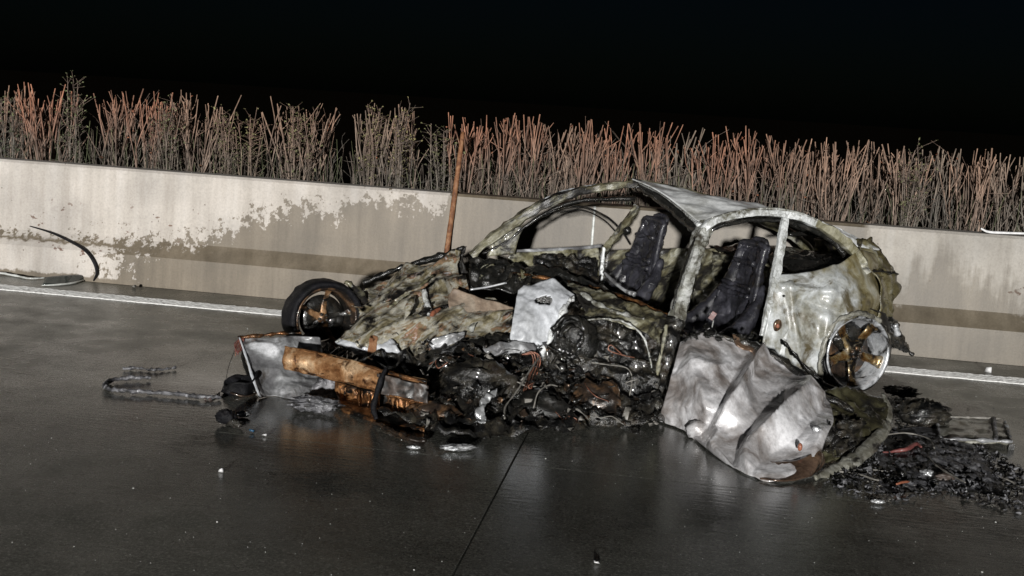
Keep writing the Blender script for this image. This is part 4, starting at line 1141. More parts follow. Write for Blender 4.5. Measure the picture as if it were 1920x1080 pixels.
# rear valance hanging behind the wheel
sheet('rear_valance', [[(1655, 585, 's', .45), (1672, 595, 's', .35), (1684, 606, 's', .25)], [(1660, 620, 's', .5), (1676, 625, 's', .4), (1690, 632, 's', .3)], [(1662, 655, 's', .5), (1680, 652, 's', .4), (1696, 655, 's', .3)]],
      M['soot'], car, n=(20, 24), amp=.05, freq=11, seed=7)
tube('rear_bracket', [(1672, 640, 's', .3), (1690, 648, 's', .25), (1702, 656, 's', .2), (1712, 666, 's', .2)], [.03, .03, .022, .012], M['soot'], car, n=20, sides=8, amp=.03, freq=16)
tube('exhaust_tip', [(1678, 608, 's', .4), (1681, 618, 's', .4), (1684, 628, 's', .4)], .02, M['bright_alloy'], car, n=8, sides=10, amp=.006, freq=20)

# ------------------------------------------------------------------ torn-off door leaning on the sill
DL = Q(1340, 850, 'z', 0)
door = Root('torn_off_door', DL, 'crumpled ash-grey car door, folded and wet, leaning against the wreck', 'car door')
from mathutils.geometry import delaunay_2d_cdt
DV = [(1225, 640, 0), (1276, 630, 0), (1330, 612, .0), (1375, 625, .03), (1432, 655, -.07), (1480, 682, .02), (1515, 704, -.03), (1570, 745, .0),
      (1390, 745, -.085), (1340, 846, -.05), (1395, 668, .05), (1356, 738, .055), (1316, 818, .03), (1300, 690, -.06), (1262, 705, .0), (1236, 770, .01), (1285, 796, .02),
      (1452, 702, .05), (1420, 772, .055), (1372, 866, .03), (1502, 745, -.07), (1450, 802, -.09), (1402, 858, -.07), (1402, 895, -.02),
      (1535, 772, .03), (1492, 818, .04), (1450, 850, .01), (1575, 798, -.02), (1530, 842, -.05), (1505, 895, -.02), (1452, 908, -.02), (1560, 880, .0),
      (1330, 650, .03), (1345, 690, -.02), (1275, 745, .03), (1325, 770, -.01), (1290, 655, -.02), (1225, 810, 0), (1470, 770, .0), (1410, 710, .0)]
DE = [(4, 8), (8, 9), (10, 11), (11, 12), (17, 18), (18, 19), (20, 21), (21, 22), (22, 23), (24, 25), (25, 26), (3, 10), (36, 13), (13, 34), (33, 11), (27, 28), (28, 29), (13, 33), (26, 30)]
_dv, _de, _df, *_ = delaunay_2d_cdt([Vector((p[0], p[1])) for p in DV], DE, [], 0, 1e-4)
def _dz(q):
    return min(DV, key=lambda p: (p[0] - q.x) ** 2 + (p[1] - q.y) ** 2)[2]
_dd = [_dz(q) for q in _dv]
def facet(u, v):
    for f in _df:
        for k in range(1, len(f) - 1):
            a, b, c = _dv[f[0]], _dv[f[k]], _dv[f[k + 1]]
            D = (b.x - a.x) * (c.y - a.y) - (c.x - a.x) * (b.y - a.y)
            if abs(D) < 1e-9: continue
            l1 = ((u - a.x) * (c.y - a.y) - (c.x - a.x) * (v - a.y)) / D
            l2 = ((b.x - a.x) * (v - a.y) - (u - a.x) * (b.y - a.y)) / D
            if l1 >= -1e-6 and l2 >= -1e-6 and l1 + l2 <= 1 + 1e-6:
                return _dd[f[0]] * (1 - l1 - l2) + _dd[f[k]] * l1 + _dd[f[k + 1]] * l2
    return 0
def dfold(P, a, b):
    u, v = proj(P)
    e = min(1, min(a, 1 - a, b * 1.5, (1 - b)) / .05)
    u += 4 * fr(P, 7, 3)
    v += 4 * fr(P, 7, 6)
    q = facet(u, v)
    return ((-.5 if q > 0 else -1.15) * q + .003 * softfold(P, 9, 4)) * e
skin = sheet('outer_skin', [
    [(1276, 642, 'd', 6.74), (1330, 622, 'd', 6.78), (1390, 640, 'd', 6.76), (1450, 668, 'd', 6.68), (1510, 712, 'd', 6.54), (1556, 752, 'd', 6.42)],
    [(1260, 700, 'd', 6.58), (1320, 685, 'd', 6.56), (1385, 700, 'd', 6.48), (1450, 728, 'd', 6.36), (1510, 760, 'd', 6.24), (1562, 790, 'd', 6.16)],
    [(1246, 752, 'd', 6.52), (1305, 748, 'd', 6.36), (1365, 768, 'd', 6.22), (1430, 790, 'd', 6.06), (1500, 806, 'd', 5.97), (1552, 812, 'd', 5.98)],
    [(1240, 772, 'd', 6.55), (1294, 778, 'd', 6.38), (1352, 812, 'd', 6.18), (1412, 842, 'd', 5.93), (1470, 856, 'd', 5.85), (1540, 846, 'd', 5.88)],
    [(1236, 790, 'z', .010), (1284, 808, 'z', .010), (1345, 856, 'z', .008), (1402, 890, 'z', .008), (1458, 902, 'z', .008), (1532, 884, 'd', 5.83)]],
    M['door'], door, n=(150, 110), amp=.010, freq=8, thick=.008, fold=dfold, seed=51, fine=.0015)
sheet('bottom_lip', [[(1420, 864, 'd', 5.83), (1460, 866, 'd', 5.80), (1500, 862, 'd', 5.80), (1530, 846, 'd', 5.84), (1538, 838, 'd', 5.88)],
                     [(1412, 880, 'd', 5.80), (1460, 884, 'd', 5.74), (1505, 880, 'd', 5.74), (1535, 866, 'd', 5.79), (1544, 852, 'd', 5.86)],
                     [(1425, 897, 'z', .012), (1462, 903, 'z', .012), (1505, 898, 'z', .012), (1530, 886, 'z', .02), (1545, 868, 'z', .05)]], M['door_lip'], door, n=(40, 24), amp=.012, freq=7, seed=6)
sheet('inner_panel', [[(1540, 735, 'd', 6.56), (1575, 728, 'd', 6.66), (1620, 734, 'd', 6.72), (1660, 742, 'd', 6.72)],
                      [(1550, 775, 'd', 6.34), (1580, 775, 'd', 6.42), (1625, 775, 'd', 6.5), (1664, 775, 'd', 6.54)],
                      [(1548, 815, 'd', 6.1), (1580, 820, 'd', 6.16), (1618, 815, 'd', 6.28), (1655, 803, 'd', 6.42)],
                      [(1536, 868, 'd', 5.9), (1568, 866, 'd', 5.96), (1602, 850, 'd', 6.08), (1640, 826, 'd', 6.28)]], M['inner'], door, n=(36, 40), amp=.05, freq=7, seed=8)
sheet('trim_remains', [[(1548, 790, 'd', 6.1), (1590, 785, 'd', 6.2), (1622, 790, 'd', 6.3)], [(1540, 825, 'd', 5.98), (1580, 825, 'd', 6.08), (1612, 822, 'd', 6.18)], [(1538, 856, 'd', 5.88), (1570, 856, 'd', 5.94), (1600, 846, 'd', 6.04)]],
      M['wreck'], door, n=(26, 26), amp=.08, freq=11, ragged=.1, seed=19)
tube('door_rim', [(1528, 896, 'z', .015), (1562, 882, 'd', 5.86), (1600, 862, 'd', 5.98), (1638, 830, 'd', 6.22), (1664, 795, 'd', 6.46), (1667, 765, 'd', 6.6), (1655, 738, 'd', 6.72)], [.012, .032, .040, .036, .026, .02, .010],
     M['inner2'], door, n=50, sides=8, amp=.02, freq=12, flat=.35, up=(.3, -.6, .7))
tube('top_edge', [(1330, 625, 'd', 6.74), (1395, 642, 'd', 6.72), (1452, 668, 'd', 6.64), (1512, 710, 'd', 6.5), (1560, 750, 'd', 6.4), (1600, 770, 'd', 6.4)], [.012, .02, .02, .02, .018, .010], M['wreck'], door, n=50, sides=8, amp=.03, freq=13)
tube('window_rail', [(1470, 640, 's', .95), (1512, 690, 's', .98), (1550, 722, 's', 1.0), (1600, 745, 's', 1.0)], [.010, .014, .014, .010], M['soot'], door, n=30, sides=6, amp=.02, freq=16)
sheet('brown_flap', [[(1372, 628, 'd', 6.74), (1400, 636, 'd', 6.73), (1425, 652, 'd', 6.70)], [(1380, 650, 'd', 6.68), (1405, 660, 'd', 6.66), (1425, 668, 'd', 6.64)]], M['door_lip'], door, n=(14, 10), amp=.03, freq=10, seed=2)
build('hinge_lump', *lump_geo(Q(1308, 806, 'z', .05), .06, .04, .05, 4, amp=.5), M['door'], door)
build('reflector', *lump_geo(Q(1500, 838, 'd', 5.82), .012, .012, .02, 4, amp=.3), M['orange'], door)
build('silver_clip', *lump_geo(Q(1534, 808, 'd', 5.95), .03, .012, .02, 7, amp=.5, M=Matrix.Rotation(.7, 3, 'Y')), M['silver'], door)
g = Geo()
Rd = random.Random(8)
for k in range(60):
    t = Rd.random()
    u = 1280 + t * 130
    g.add(*plate_geo(Q(u, 622 + abs(u - 1330) * .25 + Rd.uniform(-10, 10), 'd', 6.72), Rd.uniform(.015, .04), Rd))
tag(g.make('torn_scraps', M['soot'], door), kind='stuff')

# ------------------------------------------------------------------ loose things on the left
fl = Q(485, 746, 'z', 0)
fend = Root('torn_wing_panel', fl, 'sooty grey torn body panel standing on its edge behind the copper beam', 'car panel')
sheet('panel_skin', [
    [(450, 634, 'd', 6.84), (500, 634, 'd', 6.88), (545, 630, 'd', 6.92), (600, 632, 'd', 6.95)],
    [(462, 668, 'd', 6.74), (505, 668, 'd', 6.80), (550, 668, 'd', 6.86), (605, 672, 'd', 6.9)],
    [(474, 706, 'd', 6.66), (512, 708, 'd', 6.72), (552, 708, 'd', 6.78), (605, 712, 'd', 6.82)],
    [(486, 746, 'z', .004), (514, 742, 'z', .004), (545, 748, 'z', .004), (600, 752, 'z', .004)]], M['fender'], fend, n=(70, 60), amp=.05, freq=4.5, thick=.006, seed=4, fine=.0015, edge_fix=.04, soft=True)
tube('panel_edge', [(449, 632, 'd', 6.83), (462, 670, 'd', 6.72), (474, 708, 'd', 6.63), (488, 745, 'z', .012)], [.004, .008, .010, .008], M['plate'], fend, n=40, sides=8, amp=.006, freq=10, flat=.5)
tube('panel_edge', [(450, 640, 'd', 6.9), (456, 672, 'd', 6.8), (466, 706, 'd', 6.70), (478, 738, 'd', 6.62)], [.006, .010, .010, .006], M['soot'], fend, n=40, sides=8, amp=.008, freq=16)
tube('scorched_top_edge', [(446, 634, 'd', 6.84), (490, 629, 'd', 6.88), (530, 625, 'd', 6.92), (565, 624, 'd', 6.95)], [.012, .012, .010, .006], M['copper_dark'], fend, n=40, sides=8, amp=.012, freq=20)
for k in range(7):
    tube('frayed_wire', [(452 + k, 634, 'd', 6.83), (446 + k * 2 - 6, 645 + 2 * k, 'd', 6.81), (444 + Rw.uniform(-6, 4), 660 + Rw.uniform(-4, 8), 'd', 6.79)], .003, M['wire_copper' if k % 2 else 'wire_red'], fend, n=12, sides=4)
tube('frayed_wire', [(447, 640, 'd', 6.83), (437, 665, 'd', 6.8), (428, 690, 'd', 6.72), (424, 712, 'd', 6.66)], .002, M['soot'], fend, n=16, sides=4)

pot = Root('melted_pot', Q(440, 744, 'z', 0), 'squat black melted canister beside the grey torn panel', 'canister')
c0 = Q(440, 744, 'z', 0) + Vector((0, .09, 0))
V, F = [], []
prof = [(.0, .004), (.085, .004), (.096, .03), (.088, .085), (.094, .100), (.085, .104), (.078, .09), (.0, .078)]
for i in range(40):
    a = 2 * math.pi * i / 40
    for r, z in prof:
        k = 1 + .30 * noise.noise(Vector((math.cos(a) * 1.5, math.sin(a) * 1.5, z * 12)))
        V.append(c0 + Vector((math.cos(a) * r * k, math.sin(a) * r * k, z * (.82 + .25 * math.sin(a + 1) + .12 * math.sin(3 * a)))))
for i in range(40):
    for q in range(len(prof) - 1):
        a, b = i * 8 + q, ((i + 1) % 40) * 8 + q
        F.append((a, b, b + 1, a + 1))
build('canister_body', V, F, M['rubber'], pot)
tube('canister_rim', [c0 + Vector((math.cos(a) * .093, math.sin(a) * .093, .016 + .012 * math.sin(a * 2))) for a in [2 * math.pi * i / 12 for i in range(13)]], .006, M['dark_alloy'], pot, n=40, sides=6, amp=.004, freq=20)

def ground_wire(name, pts, r, mat, label, cat, amp=.006, group=None):
    V, F = tube_geo([(u, v, 'z', r + .004 + (dz if len(rest) else 0)) for (u, v, *rest) in pts for dz in [rest[0] if rest else 0]], r, n=90, sides=6, amp=amp, freq=26)
    zmin = min(p.z for p in V)
    V = [p - Vector((0, 0, zmin - .001)) for p in V]
    o = build(name, V, F, M[mat], loc=Vector((V[0].x, V[0].y, 0)))
    return tag(o, label, cat, group)
ground_wire('burnt_cable', [(283, 709), (255, 710), (215, 713), (196, 722), (205, 730), (240, 735), (290, 737), (340, 741), (385, 746), (415, 745)], .010, 'ashheap', 'long burnt lumpy cable bent in a loop, lying on the wet road', 'cable', .02)
ground_wire('burnt_cable', [(230, 692), (262, 691), (290, 694), (330, 690)], .007, 'ashheap', 'short burnt cable end lying behind the looped cable', 'cable', .014)
ground_wire('copper_wire', [(384, 746), (395, 747), (404, 742), (412, 736)], .004, 'wire_red', 'reddish bare wire end beside the black melted canister', 'wire', .004)
R2 = random.Random(77)
def clump(name, u, v, n_, spread, sizes, mats_, label, cat, seed, group=None):
    rr = random.Random(seed)
    b = Q(u, v, 'z', 0)
    gg = Geo()
    for k in range(n_):
        p = b + Vector((rr.gauss(0, spread), rr.gauss(0, spread * .7), rr.uniform(.008, .03)))
        s = rr.uniform(*sizes)
        if k % 2: V, F = plate_geo(p + Vector((0, 0, s * .2)), s, rr)
        else: V, F = lump_geo(p, s * .6, s * .45, s * .35, k + seed, n=(10, 7), amp=.5)
        gg.add(V, F)
    zmin = min(p.z for p in gg.v)
    gg.v = [p - Vector((0, 0, zmin - .001)) for p in gg.v]
    return tag(gg.make(name, M[mats_], loc=b), label, cat, group)
def chunk(name, u, v, sx, sy, sz, mat, label, cat, seed, rz=0.0, amp=.5, group=None):
    b = Q(u, v, 'z', 0)
    if sx < .03:                                       # a small angular chip
        rr = random.Random(seed)
        V, F = box_geo(b + Vector((0, 0, sz)), sx * 1.7, sy * 1.7, sz * 1.4, Matrix.Rotation(rz + rr.uniform(-1, 1), 3, 'Z') @ Matrix.Rotation(rr.uniform(-.5, .5), 3, 'X'), sy * .55, rr)
    else:
        V, F = lump_geo(b + Vector((0, 0, sz * .8)), sx, sy, sz, seed, n=(34, 22), amp=amp * 1.2, freq=2.2, M=Matrix.Rotation(rz, 3, 'Z'))
    zmin = min(p.z for p in V)
    V = [p - Vector((0, 0, zmin - .001)) for p in V]
    return tag(build(name, V, F, M[mat], loc=b), label, cat, group)
chunk('melted_plug', 424, 796, .05, .045, .035, 'rubber', 'round black melted plug on the road in front of the canister', 'plug', 3, .3, .4)
chunk('metal_scrap', 455, 783, .035, .018, .014, 'silver', 'bright crumpled metal scrap beside the black melted plug', 'scrap', 5, .4, .7)
chunk('charred_fragment', 438, 800, .05, .02, .015, 'wreck', 'flat charred fragment touching the black melted plug', 'fragment', 6, -.3, .7)
chunk('blue_fragment', 473, 812, .012, .010, .006, 'blue', 'small blue plastic fragment on the wet road', 'fragment', 7, .2, .6)
chunk('white_pebble', 497, 819, .012, .010, .007, 'white', 'small white crumb beside the blue plastic fragment', 'crumb', 8)
chunk('white_pebble', 415, 886, .010, .010, .007, 'white', 'lone white crumb on the road in front of the blue fragment', 'crumb', 9)
chunk('white_pebble', 1117, 1058, .012, .010, .004, 'white', 'largest white crumb on the road beside the slab joint', 'crumb', 10, .3, .6)
chunk('melted_metal', 860, 846, .075, .022, .014, 'silver', 'bright puddle of melted metal on the road before the crushed front', 'metal', 12, .45, .9)
chunk('melted_metal', 775, 843, .03, .010, .008, 'silver', 'small bright drip of melted metal beside the larger silver puddle', 'metal', 14, .1, .8)
chunk('charred_heap', 590, 775, .12, .05, .035, 'ashheap', 'charred heap under the copper beam', 'debris', 15, .2, .9)
chunk('red_scrap', 562, 756, .03, .012, .010, 'wire_red', 'small reddish scrap at the foot of the grey torn panel', 'scrap', 16, .1, .7)
chunk('white_cone_tip', 1853, 698, .026, .012, .024, 'white', 'white torn chip standing at the edge of the painted line', 'chip', 18, .1, .4)

# trim and hoop by the barrier on the far left
def tl(name, pts, r, mat, label, cat, **kw):
    V, F = tube_geo(pts, r, **kw)
    lo = min(V, key=lambda p: p.z)
    return tag(build(name, V, F, M[mat], loc=Vector((lo.x, lo.y, lo.z))), label, cat)
tl('black_hoop', [Q(56, 424, 'y', WALL_Y + .09), Q(95, 436, 'y', WALL_Y + .07), Q(130, 452, 'y', WALL_Y + .03), Q(160, 470, 'y', WALL_Y - .02), Q(176, 492, 'y', WALL_Y - .03), Q(181, 512, 'y', WALL_Y - .03), Q(176, 526, 'z', .012)],
   [.004, .008, .009, .011, .011, .010, .008], 'rubber', 'thin black bent hoop leaning on the pale dry barrier', 'hoop', n=50, sides=8)
tl('pale_trim_strip', [(-40, 510, 'z', .03), (0, 512, 'z', .02), (30, 517, 'z', .012), (55, 522, 'z', .012), (84, 521, 'z', .012)], [.006, .010, .010, .008, .006], 'trim', 'pale bent trim strip lying at the foot of the barrier', 'trim', n=40, sides=6, amp=.006, freq=16)
gs_ = Root('glass_shard', Q(120, 530, 'z', 0), 'dark wedge of window glass with a pale rim under the black hoop', 'glass')
sheet('pane', [[(86, 520, 'z', .05), (130, 516, 'z', .06), (172, 518, 'z', .03)], [(80, 534, 'z', .006), (125, 533, 'z', .006), (166, 523, 'z', .006)]], M['glass_dark'], gs_, n=(20, 8), amp=.006, freq=6, thick=.006)
tube('pale_rim', [(78, 535, 'z', .008), (105, 534, 'z', .012), (140, 530, 'z', .012), (168, 521, 'z', .010)], [.003, .008, .008, .004], M['trim'], gs_, n=24, sides=6)
chunk('twisted_bit', 252, 541, .015, .015, .02, 'wire_grey', 'tiny twisted scrap between the barrier and the painted line', 'scrap', 31, 0, .9)
chunk('wood_splinter', 388, 546, .035, .008, .006, 'rust', 'tiny brown splinter at the foot of the soaked barrier', 'splinter', 32, .2, .5)

# rusty rod leaning on the barrier
rt, rm = Q(868, 248, 'y', WALL_Y + .26), Q(852, 372, 'y', WALL_Y + .135)
foot = Q(826, 560, 'y', WALL_Y - .10)
foot.z = .012
tl('rusty_rod', [foot, Q(838, 470, 'y', WALL_Y + .04), Q(852, 370, 'y', WALL_Y + .118), rt], [.020, .021, .021, .018], 'rust', 'tall rusty steel rod leaning against the barrier behind the wreck', 'rod', n=40, sides=10, amp=.004, freq=20)
# white strip lying on top of the barrier, right
V, F = tube_geo([Q(1838, 436, 'y', WALL_Y + .17), Q(1850, 442, 'y', WALL_Y + .17), Q(1870, 444, 'y', WALL_Y + .17), Q(1930, 446, 'y', WALL_Y + .17), Q(1990, 449, 'y', WALL_Y + .18)], [.006, .010, .010, .010, .008], n=30, sides=6, amp=.003)
zmin = min(p.z for p in V)
V = [p + Vector((0, 0, WALL_H + .003 - zmin)) for p in V]
tag(build('white_strip', V, F, M['white'], loc=V[0]), 'thin white strip lying on top of the barrier', 'strip')

# ------------------------------------------------------------------ debris field on the right
def polyin(x, y, poly):
    c = False
    for (x0, y0), (x1, y1) in zip(poly, poly[1:] + poly[:1]):
        if (y0 > y) != (y1 > y) and x < (x1 - x0) * (y - y0) / (y1 - y0) + x0: c = not c
    return c
FIELD = [(1540, 905), (1600, 880), (1660, 820), (1664, 745), (1700, 735), (1780, 770), (1850, 840), (1900, 870), (1990, 930), (1990, 985), (1880, 960), (1780, 930), (1660, 945), (1580, 925)]
Rf = random.Random(21)
for mt, cnt, sz in (('ashheap', 1500, (.004, .026)), ('soot', 220, (.005, .032)), ('wire_grey', 520, (.003, .016)), ('silver', 90, (.002, .009)), ('white', 40, (.0015, .005))):
    g = Geo()
    k = 0
    while k < cnt:
        u, v = Rf.uniform(1520, 1990), Rf.uniform(730, 990)
        if not polyin(u, v, FIELD) or Rf.random() > (1.0 if 800 < v < 900 else .55): continue
        k += 1
        s = sz[0] * (sz[1] / sz[0]) ** (Rf.random() ** 1.6)
        b = Q(u, v, 'z', 0)
        p = b + Vector((0, 0, s * .35))
        if k % 4: V, F = plate_geo(p, s * 1.5, Rf, rot=Matrix.Rotation(Rf.uniform(0, 6.28), 3, 'Z') @ Matrix.Rotation(Rf.gauss(0, .45), 3, 'X'), bend=.8)
        else: V, F = lump_geo(p, s * .6, s * .4, s * .25, k * 1.7, n=(9, 6), amp=1.3, freq=1.9)
        zm = min(q.z for q in V)
        g.add([q - Vector((0, 0, zm - .002)) for q in V], F)
    tag(g.make('ash_debris', M[mt]), {'ashheap': 'wet grey ash crumbs strewn beside the torn door', 'soot': 'black charred flakes strewn beside the torn door', 'wire_grey': 'pale ashen flakes strewn beside the torn door',
                                     'silver': 'bright metal flakes strewn in the ash', 'white': 'tiny white crumbs strewn in the ash'}[mt], 'debris', kind='stuff')
g = Geo()
for k in range(420):                                   # thin outer scatter thinning away from the heap
    u, v = 1700 + Rf.gauss(0, 130), 870 + Rf.gauss(0, 45)
    if v < 730 or v > 985 or u < 1530: continue
    b = Q(u, v, 'z', 0)
    q_ = Rf.uniform(.003, .014)
    V, F = plate_geo(b + Vector((0, 0, q_ * .3)), q_, Rf, rot=Matrix.Rotation(Rf.uniform(0, 6.28), 3, 'Z'), bend=.6)
    zm = min(p.z for p in V)
    g.add([p - Vector((0, 0, zm - .002)) for p in V], F)
tag(g.make('ash_debris', M['ashheap']), 'sparse thin grey flakes scattered around the ash heap', 'debris', kind='stuff')
heap = sheet_geo([[(1650, 815, 'z', .004), (1720, 800, 'z', .02), (1790, 815, 'z', .02), (1850, 850, 'z', .004)], [(1640, 850, 'z', .004), (1720, 845, 'z', .03), (1790, 850, 'z', .03), (1870, 885, 'z', .004)],
                  [(1650, 890, 'z', .003), (1720, 895, 'z', .015), (1800, 895, 'z', .015), (1880, 910, 'z', .003)], [(1640, 925, 'z', .002), (1720, 920, 'z', .003), (1800, 918, 'z', .003), (1890, 930, 'z', .002)]], n=(70, 44), amp=.03, freq=11, seed=71, fine=.012, edge_fix=.2)
hv = [Vector((p.x, p.y, max(p.z, .001 + .002 * (i % 3)))) for i, p in enumerate(heap[0])]
tag(build('ash_heap', hv, heap[1], M['ashheap'], loc=Q(1750, 890, 'z', 0)), 'low heap of wet grey ash beside the torn door', 'ash', kind='stuff')
chunk('charred_foam_block', 1728, 800, .15, .12, .07, 'wreck', 'black charred foam block lying behind the ash heap', 'foam', 41, .3, .5)
chunk('charred_lump', 1690, 745, .10, .07, .03, 'wreck', 'small charred lump on the road behind the rear wheel', 'lump', 42, .1, .7)
chunk('ash_lump', 1737, 897, .035, .025, .02, 'silver', 'pale round lump lying in the ash', 'lump', 43, .1, .5)
chunk('ash_lump', 1770, 904, .05, .03, .02, 'grey_strap', 'brown crumbling lump lying in the ash', 'lump', 44, .4, .7)
chunk('metal_flake', 1645, 945, .03, .012, .008, 'silver', 'bright metal flake on the wet road before the ash', 'flake', 45, .1, .7)
tl('red_cable', [(1655, 848, 'z', .012), (1680, 846, 'z', .03), (1700, 842, 'z', .045), (1718, 832, 'z', .05), (1728, 838, 'z', .05)], [.004, .007, .010, .012, .006], 'wire_red', 'red melted cable lying across the ash heap', 'cable', n=30, sides=6, amp=.010, freq=20)
tl('red_scrap', [(1680, 908, 'z', .03), (1690, 905, 'z', .035), (1705, 903, 'z', .035)], [.004, .008, .004], 'orange', 'small orange-red scrap at the front edge of the ash', 'scrap', n=12, sides=6, amp=.006, freq=20)
for k, (pts, lab) in enumerate((
        ([(1580, 880), (1620, 876), (1660, 880), (1690, 890)], 'pale stiff wire lying beside the door rim'),
        ([(1560, 878), (1610, 885), (1650, 896), (1680, 884), (1672, 876)], 'pale looped wire lying before the door rim'),
        ([(1740, 855), (1755, 872), (1780, 888), (1810, 905)], 'thin pale wire curving over the ash heap'),
        ([(1660, 815), (1700, 812), (1740, 822), (1752, 840)], 'thin wire between the foam block and the ash heap'),
        ([(1850, 880), (1880, 892), (1930, 912)], 'thin dark wire at the far end of the ash'))):
    V, F = tube_geo([(u, v, 'z', .02 + (.05 if k in (2, 3) else 0)) for u, v in pts], .004, n=40, sides=5, amp=.006, freq=14)
    if k not in (2, 3):
        zm = min(p.z for p in V)
        V = [p - Vector((0, 0, zm - .002)) for p in V]
    tag(build('burnt_wire', V, F, M['wire_grey'], loc=V[0]), lab, 'wire')
# framed plate lying flat
pl = Root('framed_plate', Q(1835, 834, 'z', 0), 'flat scorched plate with a pale raised frame lying on the road', 'plate')
def gl(u, v, z): return Q(u, v, 'z', z)
cs = [gl(1752, 784, .035), gl(1882, 789, .05), gl(1896, 832, .03), gl(1764, 826, .02)]
top = sheet('plate_face', [[cs[0], cs[0].lerp(cs[1], .5), cs[1]], [cs[3], cs[3].lerp(cs[2], .5), cs[2]]], M['inner2'], pl, n=(30, 12), amp=.02, freq=9, thick=.012)
for a, b in ((0, 1), (1, 2), (2, 3), (3, 0)):
    tube('plate_frame', [cs[a] + Vector((0, 0, .01)), cs[a].lerp(cs[b], .5) + Vector((0, 0, .012)), cs[b] + Vector((0, 0, .01))], [.008, .009, .007], M['fender' if (a, b) != (0, 1) else 'wire_grey'], pl, n=30, sides=6, amp=.016, freq=14)
ia, ib = cs[0].lerp(cs[1], .85), cs[3].lerp(cs[2], .78)
tube('plate_rib', [ia + Vector((0, 0, .012)), ib + Vector((0, 0, .012))], .012, M['ashheap'], pl, n=14, sides=6, amp=.012, freq=30)
lo_ = [cs[2] - Vector((0, 0, .012)), cs[3] - Vector((0, 0, .012))]
for p in (cs[0], cs[1], cs[2], cs[3]):
    build('plate_foot', *box_geo((p.x, p.y, p.z / 2), .03, .03, p.z), M['soot'], pl, smooth=False)

# grit on the road (countless)
g = Geo()
Rg = random.Random(90)
for k in range(420):
    u, v = Rg.uniform(-20, 1940), Rg.uniform(700, 1078) if k % 3 else Rg.uniform(560, 720)
    b = Q(u, v, 'z', 0)
    if b.y > WALL_Y - .1: continue
    s = Rg.uniform(.0008, .0026) if Rg.random() < .95 else Rg.uniform(.003, .005)
    g.add(*lump_geo(b + Vector((0, 0, s * .3)), s, s, s * .6, k, n=(6, 4), amp=.4))
tag(g.make('road_grit', M['trim']), 'fine pale grit scattered over the wet road', 'grit', kind='stuff')

# ------------------------------------------------------------------ hedge on the median
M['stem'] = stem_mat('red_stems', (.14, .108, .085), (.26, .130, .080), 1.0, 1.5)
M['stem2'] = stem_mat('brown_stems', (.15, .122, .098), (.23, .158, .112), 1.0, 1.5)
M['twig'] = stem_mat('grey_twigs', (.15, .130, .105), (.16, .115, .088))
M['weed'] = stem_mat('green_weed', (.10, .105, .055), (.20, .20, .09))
M['leaf'] = stem_mat('dry_leaves', (.12, .06, .03), (.26, .11, .06))

def stick(g, pts, r0, r1, n_=5, sides=4):
    g.add(*tube_geo(pts, [r0, r1], n=n_, sides=sides, cap=False))

def hedge_top(u):
    ks = [(0, 168), (150, 165), (300, 176), (450, 190), (600, 200), (760, 200), (900, 222), (1200, 240), (1500, 258), (1800, 284), (1920, 296), (2100, 312)]
    for (a, x), (b, y) in zip(ks, ks[1:]):
        if a <= u <= b: return x + (y - x) * (u - a) / (b - a)
    return 168 - (0 - u) * -.06 if u < 0 else 296 + (u - 1920) * .09

def shrub(u, wpx, nst, ntw, mat, label, seed, y=10.05, up=0, group='clipped bare shrubs behind the barrier', leaves=14):
    rr = random.Random(seed)
    top = Q(u, hedge_top(u) + up, 'y', y)
    base = Vector((top.x, y, .6))
    Hh = top.z - .6
    rt_ = Root('bare_shrub', base, label, 'shrub', group)
    W = wpx / FPX * y * .5
    g = Geo()
    tips = []
    for k in range(nst):
        a = rr.uniform(-1, 1)
        dpt = rr.uniform(-.28, .28)
        h = Hh * (rr.uniform(.84, 1.05) if rr.random() < .62 else rr.uniform(.45, .92))
        b0 = base + Vector((a * W * .14 + rr.gauss(0, .022), dpt * .35, -.02))
        tp = base + Vector((a * W * 1.1 + rr.gauss(0, .05), dpt, h))
        md = b0.lerp(tp, .5) + Vector((rr.gauss(0, .04), rr.gauss(0, .03), 0)) - Vector((a * W * .08, 0, 0))
        stick(g, [b0, md, tp], rr.uniform(.005, .0095), rr.uniform(.0035, .0065), 8, 5)
        tips.append((b0, md, tp))
        # side shoots
        for q in range(rr.choice((1, 2, 3, 3))):
            t = rr.uniform(.35, .85)
            s0_ = b0.lerp(md, t * 2) if t < .5 else md.lerp(tp, t * 2 - 1)
            e = Vector((s0_.x + rr.gauss(0, .07), s0_.y + rr.gauss(0, .05), min(base.z + Hh * rr.uniform(.85, 1.02), s0_.z + rr.uniform(.15, .5))))
            stick(g, [s0_, s0_.lerp(e, .5) + Vector((rr.gauss(0, .012), 0, -.01)), e], rr.uniform(.004, .006), rr.uniform(.003, .0045), 5, 4)
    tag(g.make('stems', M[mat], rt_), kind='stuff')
    g = Geo()
    for k in range(ntw):
        b0, md, tp = rr.choice(tips)
        t = rr.uniform(.05, .8)
        s0_ = b0.lerp(tp, t) + Vector((rr.gauss(0, .05), rr.gauss(0, .06), 0))
        e = s0_ + Vector((rr.gauss(0, .11), rr.gauss(0, .08), rr.uniform(.0, .28)))
        stick(g, [s0_, s0_.lerp(e, .5) + Vector((rr.gauss(0, .02), rr.gauss(0, .02), rr.gauss(0, .02))), e], rr.uniform(.002, .0035), .0015, 4, 3)
    tag(g.make('twigs', M['twig'], rt_), kind='stuff')
    g = Geo()
    for k in range(leaves):
        b0, md, tp = rr.choice(tips)
        g.add(*plate_geo(md.lerp(tp, rr.uniform(.1, 1.0)) + Vector((rr.gauss(0, .02), rr.gauss(0, .02), 0)), rr.uniform(.012, .028), rr))
    if g.v: tag(g.make('dry_leaves', M['leaf'], rt_), kind='stuff')

